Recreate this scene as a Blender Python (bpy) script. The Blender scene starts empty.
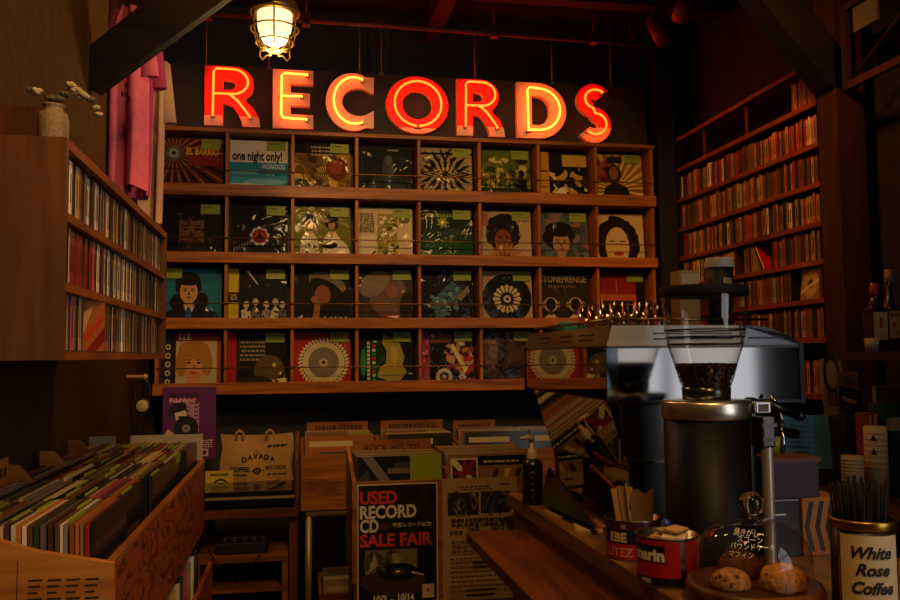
import bpy, bmesh, math, random
from mathutils import Matrix, Vector
C = bpy.context.scene.collection
PI = math.pi
sc = bpy.context.scene

# ------------------------------------------------------------------ camera, world, lights, exposure
F = 830.0
_r = [(0.98385, 0.00352, 0.17896), (-0.17878, 0.06777, 0.98155), (-0.00867, -0.99769, 0.06731)]
def _axes():
    d = Vector((297-450, 358-300, F)).normalized()          # world +Y seen from the camera (x right, y down, z ahead)
    r = Vector((4900-450, 318-300, F)); r = (r - d*r.dot(d)).normalized()
    u = r.cross(d)
    if u.y > 0: u = -u
    return r, d, u
_ax = _axes()
def cam_to_world(v): return Vector((_ax[0].dot(v), _ax[1].dot(v), _ax[2].dot(v)))
CAM = Vector((0, 0, 1.4))
cd = bpy.data.cameras.new('camera'); cam = bpy.data.objects.new('camera', cd); C.objects.link(cam)
cd.sensor_width = 36; cd.lens = F*36/900; cd.clip_start = .05; cd.clip_end = 50
cx, cy, cz = cam_to_world(Vector((1,0,0))), cam_to_world(Vector((0,-1,0))), cam_to_world(Vector((0,0,-1)))
cam.matrix_world = Matrix(((cx.x,cy.x,cz.x,CAM.x),(cx.y,cy.y,cz.y,CAM.y),(cx.z,cy.z,cz.z,CAM.z),(0,0,0,1)))
sc.camera = cam
w = bpy.data.worlds.new('world'); sc.world = w; w.use_nodes = True
w.node_tree.nodes['Background'].inputs[0].default_value = (.9,.55,.3,1)
w.node_tree.nodes['Background'].inputs[1].default_value = .004
vs = sc.view_settings
vs.view_transform = 'Standard'; vs.look = 'None'; vs.gamma = 1; vs.use_curve_mapping = False
vs.exposure = 0.35
try:
    sc.cycles.caustics_reflective = False; sc.cycles.caustics_refractive = False
    sc.cycles.sample_clamp_indirect = 3.0; sc.cycles.transparent_max_bounces = 24; sc.cycles.max_bounces = 12
except Exception: pass

def lamp(kind, name, loc, energy, col, aim=None, **kw):
    d = bpy.data.lights.new(name, kind); d.energy = energy; d.color = col
    for k, v in kw.items(): setattr(d, k, v)
    o = bpy.data.objects.new(name, d); C.objects.link(o); o.location = loc
    if aim is not None:
        o.rotation_euler = (Vector(aim)-Vector(loc)).to_track_quat('-Z', 'Y').to_euler()
    return o
WARM = (1, .54, .155)
WINDOW_GLOW = 2.1                                        # dusk light in the tall shop window of the right wall, behind the camera
lamp('SPOT', 'ceiling_spot_rack', (.1, 1.7, 3.3), 72, WARM, (.35, 4.6, 1.85), spot_size=1.25, spot_blend=.9, shadow_soft_size=.12)
lamp('SPOT', 'ceiling_spot_rack', (1.3, 1.6, 3.3), 40, WARM, (1.3, 4.6, 1.9), spot_size=1.1, spot_blend=.9, shadow_soft_size=.12)
lamp('SPOT', 'ceiling_spot_shelves', (.9, 2.0, 3.3), 70, (1,.44,.11), (2.2, 3.7, 2.0), spot_size=1.0, spot_blend=.9, shadow_soft_size=.12)
lamp('SPOT', 'ceiling_spot_left_wall', (.7, .2, 3.3), 125, WARM, (-.7, 2.1, 1.75), spot_size=1.1, spot_blend=.9, shadow_soft_size=.15)
lamp('SPOT', 'ceiling_spot_counter', (.75, .2, 3.2), 70, WARM, (.92, 1.6, .95), spot_size=.7, spot_blend=.9, shadow_soft_size=.15)
lamp('SPOT', 'poster_fill_spot', (.45, .9, 3.3), 42, WARM, (.5, 3.2, .75), spot_size=.55, spot_blend=.9, shadow_soft_size=.12)  # added spot without a fixture, brightens the posters and bin front
for x, y, e_ in ((.1, 1.1, 22), (1.5, 1.9, 7), (.1, 3.0, 16), (1.3, 3.3, 14)):
    lamp('SPOT', 'overhead_fill', (x, y, 3.3), e_, WARM, (x, y, 0), spot_size=2.3, spot_blend=1, shadow_soft_size=.15)  # added overhead fill, no fixtures: lifts the dark parts of the room

# ------------------------------------------------------------------ materials
_M = {}
def lin(h):
    h = h.lstrip('#'); v = [int(h[i:i+2], 16)/255 for i in (0, 2, 4)]
    return tuple(c/12.92 if c <= .04045 else ((c+.055)/1.055)**2.4 for c in v)
def mat(h, rough=.6, metal=0, coat=0, film=0, trans=0, emit=None, es=0, spec=.5, noise=0, bump=0, nscale=30, alpha=1):
    key = (h, rough, metal, coat, film, trans, emit, es, spec, noise, bump, nscale, alpha)
    if key in _M: return _M[key]
    m = bpy.data.materials.new('surface_'+str(len(_M))); m.use_nodes = True
    nt = m.node_tree; b = nt.nodes['Principled BSDF']; i = b.inputs
    c = lin(h) if isinstance(h, str) else h
    i['Base Color'].default_value = (*c, 1); i['Roughness'].default_value = rough; i['Metallic'].default_value = metal
    i['Coat Weight'].default_value = coat; i['Coat Roughness'].default_value = .12
    i['Transmission Weight'].default_value = trans; i['Specular IOR Level'].default_value = spec; i['Alpha'].default_value = alpha
    if emit: i['Emission Color'].default_value = (*emit, 1); i['Emission Strength'].default_value = es
    if film:                                   # loose plastic outer sleeve: sharp glints on slack creases
        i['Coat Weight'].default_value = film; i['Coat Roughness'].default_value = .10; i['Specular IOR Level'].default_value = .12
        tc = nt.nodes.new('ShaderNodeTexCoord'); n = nt.nodes.new('ShaderNodeTexNoise'); n.inputs['Scale'].default_value = 6; n.inputs['Detail'].default_value = 2; n.inputs['Distortion'].default_value = 1.0
        oi = nt.nodes.new('ShaderNodeObjectInfo'); ad = nt.nodes.new('ShaderNodeVectorMath'); ad.operation = 'MULTIPLY_ADD'; ad.inputs[1].default_value = (9,9,9)
        nt.links.new(oi.outputs['Random'], ad.inputs[0]); nt.links.new(tc.outputs['Object'], ad.inputs[2]); nt.links.new(ad.outputs[0], n.inputs['Vector'])
        bp = nt.nodes.new('ShaderNodeBump'); bp.inputs['Strength'].default_value = 1; bp.inputs['Distance'].default_value = .016
        nt.links.new(n.outputs['Fac'], bp.inputs['Height']); nt.links.new(bp.outputs[0], i['Coat Normal'])
    if noise or bump:
        tc = nt.nodes.new('ShaderNodeTexCoord'); n = nt.nodes.new('ShaderNodeTexNoise')
        n.inputs['Scale'].default_value = nscale; n.inputs['Detail'].default_value = 5
        nt.links.new(tc.outputs['Object'], n.inputs['Vector'])
        if noise:
            mx = nt.nodes.new('ShaderNodeMix'); mx.data_type = 'RGBA'; mx.blend_type = 'MULTIPLY'
            rp = nt.nodes.new('ShaderNodeMapRange'); rp.inputs['From Min'].default_value = .3; rp.inputs['From Max'].default_value = .7
            rp.inputs['To Min'].default_value = 1-noise; rp.inputs['To Max'].default_value = 1+noise*.4
            nt.links.new(n.outputs['Fac'], rp.inputs['Value'])
            mx.inputs['Factor'].default_value = 1; mx.inputs[6].default_value = (*c, 1)
            nt.links.new(rp.outputs[0], mx.inputs[7]); nt.links.new(mx.outputs[2], i['Base Color'])
        if bump:
            bp = nt.nodes.new('ShaderNodeBump'); bp.inputs['Strength'].default_value = bump; bp.inputs['Distance'].default_value = .004
            nt.links.new(n.outputs['Fac'], bp.inputs['Height']); nt.links.new(bp.outputs[0], i['Normal'])
    _M[key] = m; return m
def wood(h1, h2, axis='x', scale=1.0, rough=.45, ply=False, spec=.4):
    key = ('wood', h1, h2, axis, scale, rough, ply)
    if key in _M: return _M[key]
    m = bpy.data.materials.new('wood_'+str(len(_M))); m.use_nodes = True
    nt = m.node_tree; b = nt.nodes['Principled BSDF']
    tc = nt.nodes.new('ShaderNodeTexCoord'); mp = nt.nodes.new('ShaderNodeMapping')
    s = {'x': (1.2, 14, 14), 'y': (14, 1.2, 14), 'z': (14, 14, 1.2)}[axis]
    if ply: s = {'x': (2, 7, 7), 'y': (7, 2, 7), 'z': (7, 7, 2)}[axis]
    mp.inputs['Scale'].default_value = tuple(v*scale for v in s)
    n = nt.nodes.new('ShaderNodeTexNoise'); n.inputs['Scale'].default_value = 1.6; n.inputs['Detail'].default_value = 6; n.inputs['Distortion'].default_value = 1.2 if not ply else 2.5
    rp = nt.nodes.new('ShaderNodeValToRGB')
    rp.color_ramp.elements[0].position = .33; rp.color_ramp.elements[0].color = (*lin(h1), 1)
    rp.color_ramp.elements[1].position = .66; rp.color_ramp.elements[1].color = (*lin(h2), 1)
    nt.links.new(tc.outputs['Object'], mp.inputs['Vector']); nt.links.new(mp.outputs[0], n.inputs['Vector'])
    if ply:                                    # contour-like figure of rotary cut plywood
        mm = nt.nodes.new('ShaderNodeMath'); mm.operation = 'MULTIPLY'; mm.inputs[1].default_value = 9
        fr = nt.nodes.new('ShaderNodeMath'); fr.operation = 'PINGPONG'; fr.inputs[1].default_value = 1
        nt.links.new(n.outputs['Fac'], mm.inputs[0]); nt.links.new(mm.outputs[0], fr.inputs[0]); nt.links.new(fr.outputs[0], rp.inputs['Fac'])
        rp.color_ramp.elements[0].position = .05; rp.color_ramp.elements[1].position = .6
    else: nt.links.new(n.outputs['Fac'], rp.inputs['Fac'])
    nt.links.new(rp.outputs[0], b.inputs['Base Color'])
    b.inputs['Roughness'].default_value = rough; b.inputs['Specular IOR Level'].default_value = spec
    bp = nt.nodes.new('ShaderNodeBump'); bp.inputs['Strength'].default_value = .12; bp.inputs['Distance'].default_value = .002
    nt.links.new(n.outputs['Fac'], bp.inputs['Height']); nt.links.new(bp.outputs[0], b.inputs['Normal'])
    _M[key] = m; return m
def tint_mat(name, rough=.5, coat=.3):
    """A surface whose colour is the object's own viewport colour (so copies sharing one mesh differ)."""
    m = bpy.data.materials.new(name); m.use_nodes = True; nt = m.node_tree; b = nt.nodes['Principled BSDF']
    oi = nt.nodes.new('ShaderNodeObjectInfo'); nt.links.new(oi.outputs['Color'], b.inputs['Base Color'])
    b.inputs['Roughness'].default_value = rough; b.inputs['Coat Weight'].default_value = coat; b.inputs['Coat Roughness'].default_value = .15
    return m
def clear(col=(1,1,1), refl=1.0):
    """thin clear glass or plastic: looks straight through, mirrors the room at grazing angles"""
    key = ('clear', col, refl)
    if key in _M: return _M[key]
    m = bpy.data.materials.new('clear_'+str(len(_M))); m.use_nodes = True; nt = m.node_tree; nt.nodes.remove(nt.nodes['Principled BSDF'])
    tr = nt.nodes.new('ShaderNodeBsdfTransparent'); tr.inputs[0].default_value = (*col, 1)
    gl = nt.nodes.new('ShaderNodeBsdfGlossy'); gl.inputs['Roughness'].default_value = .03
    lw = nt.nodes.new('ShaderNodeLayerWeight'); pw = nt.nodes.new('ShaderNodeMath'); pw.operation = 'POWER'; pw.inputs[1].default_value = 3
    nt.links.new(lw.outputs['Facing'], pw.inputs[0]); fr = nt.nodes.new('ShaderNodeMath'); fr.operation = 'MULTIPLY_ADD'; fr.inputs[1].default_value = .9; fr.inputs[2].default_value = .045; nt.links.new(pw.outputs[0], fr.inputs[0])
    mu = nt.nodes.new('ShaderNodeMath'); mu.operation = 'MULTIPLY'; mu.inputs[1].default_value = refl
    mx = nt.nodes.new('ShaderNodeMixShader'); nt.links.new(fr.outputs[0], mu.inputs[0]); nt.links.new(mu.outputs[0], mx.inputs[0])
    nt.links.new(tr.outputs[0], mx.inputs[1]); nt.links.new(gl.outputs[0], mx.inputs[2]); nt.links.new(mx.outputs[0], nt.nodes['Material Output'].inputs[0])
    _M[key] = m; return m
def glass(col=(1,1,1), rough=0.0, ior=1.45):
    key = ('glass', col, rough, ior)
    if key in _M: return _M[key]
    m = bpy.data.materials.new('glass_'+str(len(_M))); m.use_nodes = True; nt = m.node_tree
    b = nt.nodes['Principled BSDF']; b.inputs['Base Color'].default_value = (*col, 1); b.inputs['Transmission Weight'].default_value = 1
    b.inputs['Roughness'].default_value = rough; b.inputs['IOR'].default_value = ior
    _M[key] = m; return m

# ------------------------------------------------------------------ mesh builder
class MB:
    def __init__(s): s.v = []; s.f = []; s.mi = []; s.sm = []; s.mats = []
    def m(s, material):
        if material not in s.mats: s.mats.append(material)
        return s.mats.index(material)
    def add(s, vs_, fs, material, smooth=False):
        o = len(s.v); k = s.m(material); s.v += [Vector(p) for p in vs_]
        for f in fs: s.f.append([o+i for i in f]); s.mi.append(k); s.sm.append(smooth)
        return s
    def box(s, lo, hi, material, bev=0):
        (x0,y0,z0),(x1,y1,z1) = lo, hi
        if bev <= 0:
            p = [(x0,y0,z0),(x1,y0,z0),(x1,y1,z0),(x0,y1,z0),(x0,y0,z1),(x1,y0,z1),(x1,y1,z1),(x0,y1,z1)]
            return s.add(p, [(0,3,2,1),(4,5,6,7),(0,1,5,4),(1,2,6,5),(2,3,7,6),(3,0,4,7)], material)
        bm = bmesh.new(); bmesh.ops.create_cube(bm, size=1)
        for v in bm.verts: v.co = Vector(((x0+x1)/2+v.co.x*(x1-x0), (y0+y1)/2+v.co.y*(y1-y0), (z0+z1)/2+v.co.z*(z1-z0)))
        bmesh.ops.bevel(bm, geom=bm.edges[:], offset=bev, segments=2, affect='EDGES', profile=.7)
        bm.verts.index_update()
        s.add([v.co.copy() for v in bm.verts], [[v.index for v in f.verts] for f in bm.faces], material); bm.free(); return s
    def prism(s, pts, axis, a, b, material):
        """pts: 2D outline in the two other axes (in x,y,z order), extruded along axis from a to b."""
        def P(q, t): return {'x': (t,q[0],q[1]), 'y': (q[0],t,q[1]), 'z': (q[0],q[1],t)}[axis]
        n = len(pts)
        return s.add([P(q,a) for q in pts]+[P(q,b) for q in pts], [list(range(n))[::-1], list(range(n,2*n))]+[(i,(i+1)%n,n+(i+1)%n,n+i) for i in range(n)], material)
    def lathe(s, prof, c, material, n=32, axis='z', smooth=True):
        vs_, fs = [], []; k = len(prof)
        for i in range(n):
            a = 2*PI*i/n
            for r, h in prof:
                p = (r*math.cos(a), r*math.sin(a), h)
                if axis == 'x': p = (p[2], p[0], p[1])
                if axis == 'y': p = (p[0], p[2], p[1])
                vs_.append((p[0]+c[0], p[1]+c[1], p[2]+c[2]))
        for i in range(n):
            j = (i+1) % n
            for q in range(k-1): fs.append((i*k+q, j*k+q, j*k+q+1, i*k+q+1))
        return s.add(vs_, fs, material, smooth)
    def cyl(s, c, r, h, material, n=24, axis='z', r2=None):
        r2 = r if r2 is None else r2
        return s.lathe([(0,0),(r,0)], c, material, n, axis, False).lathe([(r,0),(r2,h)], c, material, n, axis, True).lathe([(r2,h),(0,h)], c, material, n, axis, False)
    def ball(s, c, r, material, n=20, sz=1.0):
        return s.lathe([(r*math.sin(PI*i/12), -r*sz*math.cos(PI*i/12)) for i in range(13)], c, material, n)
    def tube(s, path, r, material, n=8, closed=False):
        P = [Vector(p) for p in path]; k = len(P); vs_, fs = [], []; up = None
        for i, p in enumerate(P):
            a = P[(i-1) % k] if (closed or i > 0) else p; b = P[(i+1) % k] if (closed or i < k-1) else p
            t = (b-a).normalized()
            if up is None: up = Vector((0,0,1)) if abs(t.z) < .9 else Vector((0,1,0))
            u = (up - t*up.dot(t)); u = u.normalized() if u.length > 1e-6 else t.orthogonal().normalized(); w_ = t.cross(u); up = u
            rr = r[i] if isinstance(r, (list, tuple)) else r
            vs_ += [p + u*rr*math.cos(2*PI*j/n) + w_*rr*math.sin(2*PI*j/n) for j in range(n)]
        for i in range(k if closed else k-1):
            q = (i+1) % k
            fs += [(i*n+j, i*n+(j+1)%n, q*n+(j+1)%n, q*n+j) for j in range(n)]
        if not closed: fs += [list(range(n))[::-1], [(k-1)*n+j for j in range(n)]]
        return s.add(vs_, fs, material, True)
    def xf(s, M):
        s.v = [M @ v for v in s.v]; return s
    def build(s, name, parent=None, origin=None):
        o0 = Vector(origin) if origin is not None else (parent_loc(parent) if parent else Vector())
        me = bpy.data.meshes.new(name); me.from_pydata([v-o0 for v in s.v], [], s.f)
        for k in s.mats: me.materials.append(k)
        me.polygons.foreach_set('material_index', s.mi); me.polygons.foreach_set('use_smooth', s.sm)
        bm = bmesh.new(); bm.from_mesh(me); bmesh.ops.recalc_face_normals(bm, faces=bm.faces[:]) if len(bm.faces) < 4000 and not getattr(s, 'keep', False) else None; bm.to_mesh(me); bm.free()
        o = bpy.data.objects.new(name, me); C.objects.link(o)
        if parent: o.parent = parent
        else: o.location = o0
        return o
def parent_loc(p):
    v = Vector()
    while p: v += p.location; p = p.parent
    return v
def thing(name, label, cat, loc=(0,0,0), group=None):
    o = bpy.data.objects.new(name, None); C.objects.link(o); o.location = loc; o.empty_display_size = .05
    o['label'] = label; o['category'] = cat
    if group: o['group'] = group
    return o
def tag(o, label, cat, group=None):
    o['label'] = label; o['category'] = cat
    if group: o['group'] = group
    return o
def struct(o): o['kind'] = 'structure'; return o
def copy_tree(o, parent=None):
    c = o.copy(); C.objects.link(c)
    if parent: c.parent = parent
    for ch in list(o.children): copy_tree(ch, c)
    return c
def arc(cx, cy, r, a0, a1, n=12, ry=None):
    ry = r if ry is None else ry
    return [(cx+r*math.cos(math.radians(a0+(a1-a0)*i/n)), cy+ry*math.sin(math.radians(a0+(a1-a0)*i/n))) for i in range(n+1)]

# ------------------------------------------------------------------ lettering and flat artwork
_T = {}
def text_tris(s, bold=0, shear=0, res=3):
    key = (s, bold, shear)
    if key in _T: return _T[key]
    cu = bpy.data.curves.new('lettering', 'FONT'); cu.body = s; cu.size = 1; cu.offset = bold; cu.shear = shear; cu.resolution_u = res
    o = bpy.data.objects.new('lettering', cu); C.objects.link(o)
    dg = bpy.context.evaluated_depsgraph_get(); me = o.evaluated_get(dg).to_mesh(); me.calc_loop_triangles()
    vs_ = [(v.co.x, v.co.y) for v in me.vertices]; tr = [tuple(t.vertices) for t in me.loop_triangles]
    o.evaluated_get(dg).to_mesh_clear(); bpy.data.objects.remove(o); bpy.data.curves.remove(cu)
    if not vs_: vs_ = [(0,0)]
    x0 = min(v[0] for v in vs_); x1 = max(v[0] for v in vs_)
    _T[key] = ([(x-x0, y) for x, y in vs_], tr, max(x1-x0, 1e-4)); return _T[key]
def clip(poly, x0=0, y0=0, x1=1, y1=1):
    for ax, lim, sg in ((0,x0,1),(0,x1,-1),(1,y0,1),(1,y1,-1)):
        out = []
        for i, a in enumerate(poly):
            b = poly[(i+1) % len(poly)]; da = (a[ax]-lim)*sg; db = (b[ax]-lim)*sg
            if da >= 0: out.append(a)
            if (da > 0 and db < 0) or (da < 0 and db > 0):
                t = da/(da-db); out.append((a[0]+(b[0]-a[0])*t, a[1]+(b[1]-a[1])*t))
        poly = out
        if len(poly) < 3: return []
    return poly
class Art:
    """Printed artwork in units of the sheet (0..1 across, 0..1 up), drawn back to front."""
    def __init__(s, bg, asp=1.0): s.L = []; s.asp = asp; s.bg = bg
    def p(s, pts, c):
        q = clip(list(pts))
        if q: s.L.append((q, [list(range(len(q)))], c))
        return s
    def r(s, x0, y0, x1, y1, c): return s.p([(x0,y0),(x1,y0),(x1,y1),(x0,y1)], c)
    def e(s, x, y, rx, c, ry=None, a=0, n=22, j=0, seed=1):
        ry = rx if ry is None else ry; R = random.Random(seed); ca, sa = math.cos(a), math.sin(a); q = []
        for i in range(n):
            k = 1+R.uniform(-j, j); u, v = rx*k*math.cos(2*PI*i/n), ry*k*math.sin(2*PI*i/n)
            q.append((x+u*ca-v*sa, y+u*sa+v*ca))
        return s.p(q, c)
    def ring(s, x, y, r0, r1, c, n=32):
        s.L.append(([(x+r*math.cos(2*PI*i/n), y+r*math.sin(2*PI*i/n)) for i in range(n) for r in (r0, r1)], [(2*i, 2*i+1, (2*i+3) % (2*n), (2*i+2) % (2*n)) for i in range(n)], c)); return s
    def star(s, x, y, r0, r1, n, c, ph=0):
        return s.p([(x+(r1 if i % 2 else r0)*math.cos(ph+PI*i/n), y+(r1 if i % 2 else r0)*math.sin(ph+PI*i/n)) for i in range(2*n)], c)
    def rays(s, x, y, n, r, c, wd=.5, a0=0, a1=2*PI):
        for i in range(n):
            a = a0+(a1-a0)*i/n; b = a+(a1-a0)/n*wd
            s.p([(x,y),(x+r*math.cos(a),y+r*math.sin(a)),(x+r*math.cos(b),y+r*math.sin(b))], c)
        return s
    def t(s, txt, x, y, h, c, wmax=None, bold=0, shear=0, center=False):
        v, tr, wd = text_tris(txt, bold, shear); k = h/.72; kx = k/s.asp
        if wmax and wd*kx > wmax: kx = wmax/wd
        elif wmax == -1: pass
        ox = x - wd*kx/2 if center else x
        s.L.append(([(ox+a*kx, y+b*k) for a, b in v], tr, c)); return s
    def blobs(s, n, x0, y0, x1, y1, cols, r, seed, el=1.0, j=.35):
        R = random.Random(seed)
        for i in range(n):
            rr = r*R.uniform(.5, 1.4); s.e(R.uniform(x0,x1), R.uniform(y0,y1), rr, R.choice(cols), rr*R.uniform(.4,1)*el, R.uniform(0,3), 9, j, seed*97+i)
        return s
    def lines(s, n, x0, y0, x1, y1, c, seed=1, fill=.5):
        """rows of small print too small to read"""
        R = random.Random(seed); dy = (y1-y0)/n
        for i in range(n):
            y = y1-(i+1)*dy; x = x0 + R.uniform(0, .03)
            while x < x1-.02:
                l = R.uniform(.02, .07); s.r(x, y, min(x+l, x1), y+dy*fill, c); x += l+R.uniform(.008, .02)
            if R.random() < .2: continue
        return s
    def face(s, x, y, k, skin, hair, lip='#8a2f28', dark='#1c120e'):
        s.e(x, y-.5*k, .16*k, skin, .3*k); s.e(x, y+.14*k, .37*k, hair, .40*k, n=30, j=.05, seed=int(x*1000+y*77))
        s.e(x, y, .30*k, skin, .40*k)
        for sg in (-1, 1):
            s.e(x+sg*.12*k, y+.05*k, .055*k, dark, .025*k); s.e(x+sg*.12*k, y+.12*k, .075*k, dark, .015*k)
        s.p([(x-.01*k,y+.04*k),(x+.045*k,y-.1*k),(x-.03*k,y-.1*k)], hair); s.e(x, y-.2*k, .085*k, lip, .032*k); s.e(x, y+.34*k, .30*k, hair, .12*k, n=26, j=.10, seed=int(x*900+7))
        return s
    def put(s, mb, place, rough=.55, coat=0, step=.00007, base=True, film=0):
        """place(u, v, d): a point of the sheet at (u, v), raised by d."""
        if base: mb.add([place(0,0,.0002), place(1,0,.0002), place(1,1,.0002), place(0,1,.0002)], [(0,1,2,3)], mat(s.bg, rough, coat=coat, film=film))
        for i, (q, fs, c) in enumerate(s.L):
            mb.add([place(a, b, .0003+step*i) for a, b in q], fs, mat(c, rough, coat=coat, film=film))
        return mb
# ------------------------------------------------------------------ room
PINE = lambda ax: wood('#7c3f10', '#bb6c1e', ax)
BLACKP = mat('#2c2a22', .8, noise=.2, nscale=8)
WALLB = mat('#4e3612', .95, noise=.2, bump=.3, nscale=22, spec=.1)
XL, XR, YB, YF, ZC = -.82, 2.42, 4.86, -2.6, 3.45
def sbox(name, lo, hi, m, bev=0): return struct(MB().box(lo, hi, m, bev).build(name))
sbox('floor', (XL-.1, YF-.1, -.1), (XR+.1, YB+.1, 0), wood('#1c120c', '#33200f', 'y'))
cb = MB().box((XL-.1, YF-.1, ZC), (XR+.1, YB+.1, ZC+.1), mat('#2a1410', .8, noise=.3, nscale=5))
struct(cb.build('ceiling'))
sbox('wall_back', (XL-.1, YB, 0), (XR+.1, YB+.1, ZC), BLACKP)
wl = MB().box((XL-.1, YF, 0), (XL, 3.64, ZC), WALLB).box((XL-.1, 3.64, 0), (XL-.004, YB, 1.45), WALLB).box((XL-.1, 3.64, 1.45), (XL-.004, YB, ZC), BLACKP)
wl.box((XL,YF,1.853),(-.715,3.28,ZC), WALLB)
struct(wl.build('wall_left'))
WR_M = mat('#2e1a10', .8, noise=.35, nscale=7)
wy0, wy1, wz0, wz1 = -2.35, .12, .85, 3.30
wr = MB()
for lo, hi in (((XR,YF,0),(XR+.1,wy0,ZC)), ((XR,wy1,0),(XR+.1,YB,ZC)), ((XR,wy0,0),(XR+.1,wy1,wz0)), ((XR,wy0,wz1),(XR+.1,wy1,ZC))): wr.box(lo, hi, WR_M)
struct(wr.build('wall_right'))
sbox('wall_rear', (XL-.1, YF-.1, 0), (XR+.1, YF, ZC), mat('#2a1c12', .8))
win = MB(); WF = mat('#1a120c', .5)
for lo, hi in (((XR+.02,wy0,wz0),(XR+.08,wy0+.05,wz1)), ((XR+.02,wy1-.05,wz0),(XR+.08,wy1,wz1)), ((XR+.02,wy0,wz0),(XR+.08,wy1,wz0+.05)), ((XR+.02,wy0,wz1-.05),(XR+.08,wy1,wz1)), ((XR+.02,-1.12,wz0),(XR+.08,-1.08,wz1)), ((XR+.02,wy0,2.08),(XR+.08,wy1,2.14))): win.box(lo, hi, WF)
win.box((XR+.085,wy0+.05,wz0+.05), (XR+.09,wy1-.05,wz1-.05), mat('#20242a', .2, emit=(1,.97,.95), es=WINDOW_GLOW))
struct(win.build('window_1'))
sbox('baseboard_back', (XL, YB-.02, 0), (XR, YB, .1), mat('#140e0a', .6))
# portal frame: two knee braces, pillar on the right, cross beam above
BEAM = wood('#140d07', '#20140a', 'x', .6, .85, spec=.15)
def brace(name, pts, y0, y1): return struct(MB().prism(pts, 'y', y0, y1, BEAM).build(name))
sbox('beam_portal', (XL, 3.0, 3.16), (XR, 3.16, 3.38), BEAM)
brace('beam_brace_left', [(-.80,2.40),(-.683,2.33),(.22,3.10),(.28,3.16),(.0,3.16),(-.722,2.485),(-.80,2.48)], 3.0, 3.05)
brace('beam_brace_right', [(2.15,2.50),(2.235,2.47),(2.235,2.62),(1.80,3.16),(1.57,3.16)], 3.0, 3.12)
sbox('pillar_right', (2.175, 3.0, 0), (2.30, 3.13, 3.16), wood('#2c140a', '#3e1d0e', 'z', .7, .8, spec=.2))
sbox('pillar_corner', (2.135, 4.62, 0), (2.25, 4.75, ZC), mat('#120d0a', .6))
sbox('wall_recess', (2.30, 3.13, 0), (XR, 3.15, ZC), mat('#140d09', .8))
for i, y in enumerate((3.62, 4.2)):
    sbox('beam_joist_%d' % (i+1), (XL, y, 3.33), (XR, y+.09, ZC), mat('#3a1512', .7))
sbox('beam_rafter', (.74, 3.16, 3.30), (.83, YB, 3.44), mat('#3a1512', .7))
# conduit and sign hangers
RED_PIPE = mat('#7c2a22', .45, metal=.2)
t = thing('ceiling_conduit', 'thin reddish metal conduit pipe running along above the neon letters', 'pipe', (.7, 4.3, 3.155))
MB().tube([(-.46,4.3,3.165),(.7,4.3,3.158),(2.1,4.3,3.145)], .012, RED_PIPE).build('pipe_run', t)
for x in (-.46, .04, 1.05, 1.62): MB().box((x-.02,4.275,3.135),(x+.02,4.325,3.19), mat('#3a1815', .5)).tube([(x,4.3,3.18),(x,4.3,3.345)], .006, RED_PIPE, 6).build('pipe_clamp', t)
MB().tube([(-.46,4.3,3.165),(-.52,4.25,3.20),(-.62,4.1,3.26),(-.64,4.05,3.45)], .010, mat('#5c4a40', .5)).build('bent_end', t)

# ------------------------------------------------------------------ sign with seven neon letters
sg = thing('record_sign_board', 'long black board standing behind the red neon letters above the record rack', 'sign board', (.66, 4.68, 2.66))
MB().box((-.72,4.6715,2.662),(2.09,4.70,3.03), mat('#2b2320', .7, noise=.2, nscale=6), .004).build('board', sg)
for x, z in ((-.50,3.2),(-.16,3.2),(.345,3.19),(.47,3.19),(1.02,3.19),(1.49,3.2),(1.86,3.2)):
    MB().tube([(x,4.66,3.025),(x,4.66,ZC)], .004, mat('#8a6a5a', .4, metal=.6), 6).box((x-.012,4.65,3.013),(x+.012,4.6715,3.03), mat('#6a5a50', .4, metal=.5)).build('hanger_rod', sg)
PLATE = mat('#f2c9ad', .55)
RED_E, YEL_E = ((1,.028,.002), 13), ((1,.105,.010), 10)
def outline_mesh(splines, depth):
    cu = bpy.data.curves.new('plate', 'CURVE'); cu.dimensions = '2D'; cu.fill_mode = 'BOTH'; cu.extrude = depth/2
    for q in splines:
        sp = cu.splines.new('POLY'); sp.points.add(len(q)-1); sp.use_cyclic_u = True
        for i, (a, b) in enumerate(q): sp.points[i].co = (a, b, 0, 1)
    o = bpy.data.objects.new('plate', cu); C.objects.link(o); dg = bpy.context.evaluated_depsgraph_get()
    me = o.evaluated_get(dg).to_mesh(); r = ([v.co.copy() for v in me.vertices], [list(p.vertices) for p in me.polygons])
    o.evaluated_get(dg).to_mesh_clear(); bpy.data.objects.remove(o); bpy.data.curves.remove(cu); return r
def L_R(w):
    o = [(0,0),(.33*w,0),(.33*w,.36),(.38*w,.37)] + [(.50*w,.33),(.58*w,.24),(.66*w,.10),(.68*w,0)] + [(w,0),(.98*w,.13),(.93*w,.24),(.86*w,.33),(.74*w,.42)] + arc(.52*w, .71, .36*w, -52, 90, 12, .29) + [(0,1)]
    return [o, [(.33*w,.60)]+arc(.43*w,.69,.12*w,-80,80,8,.085)+[(.33*w,.78)]], \
        [[(.16*w,.15),(.17*w,.88),(.22*w,.93)]+arc(.50*w,.72,.28*w,85,-80,12,.21)+[(.17*w,.51)], [(.46*w,.50),(.60*w,.40),(.72*w,.26),(.82*w,.14)]]
def L_E(w):
    o = [(0,0),(w,0),(w,.24),(.44*w,.24),(.44*w,.39),(.92*w,.39),(.92*w,.61),(.44*w,.61),(.44*w,.76),(w,.76),(w,1),(0,1)]
    return [o], [[(.86*w,.90),(.30*w,.91),(.22*w,.87),(.21*w,.20),(.27*w,.15),(.84*w,.14)], [(.22*w,.52),(.72*w,.53)]]
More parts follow.
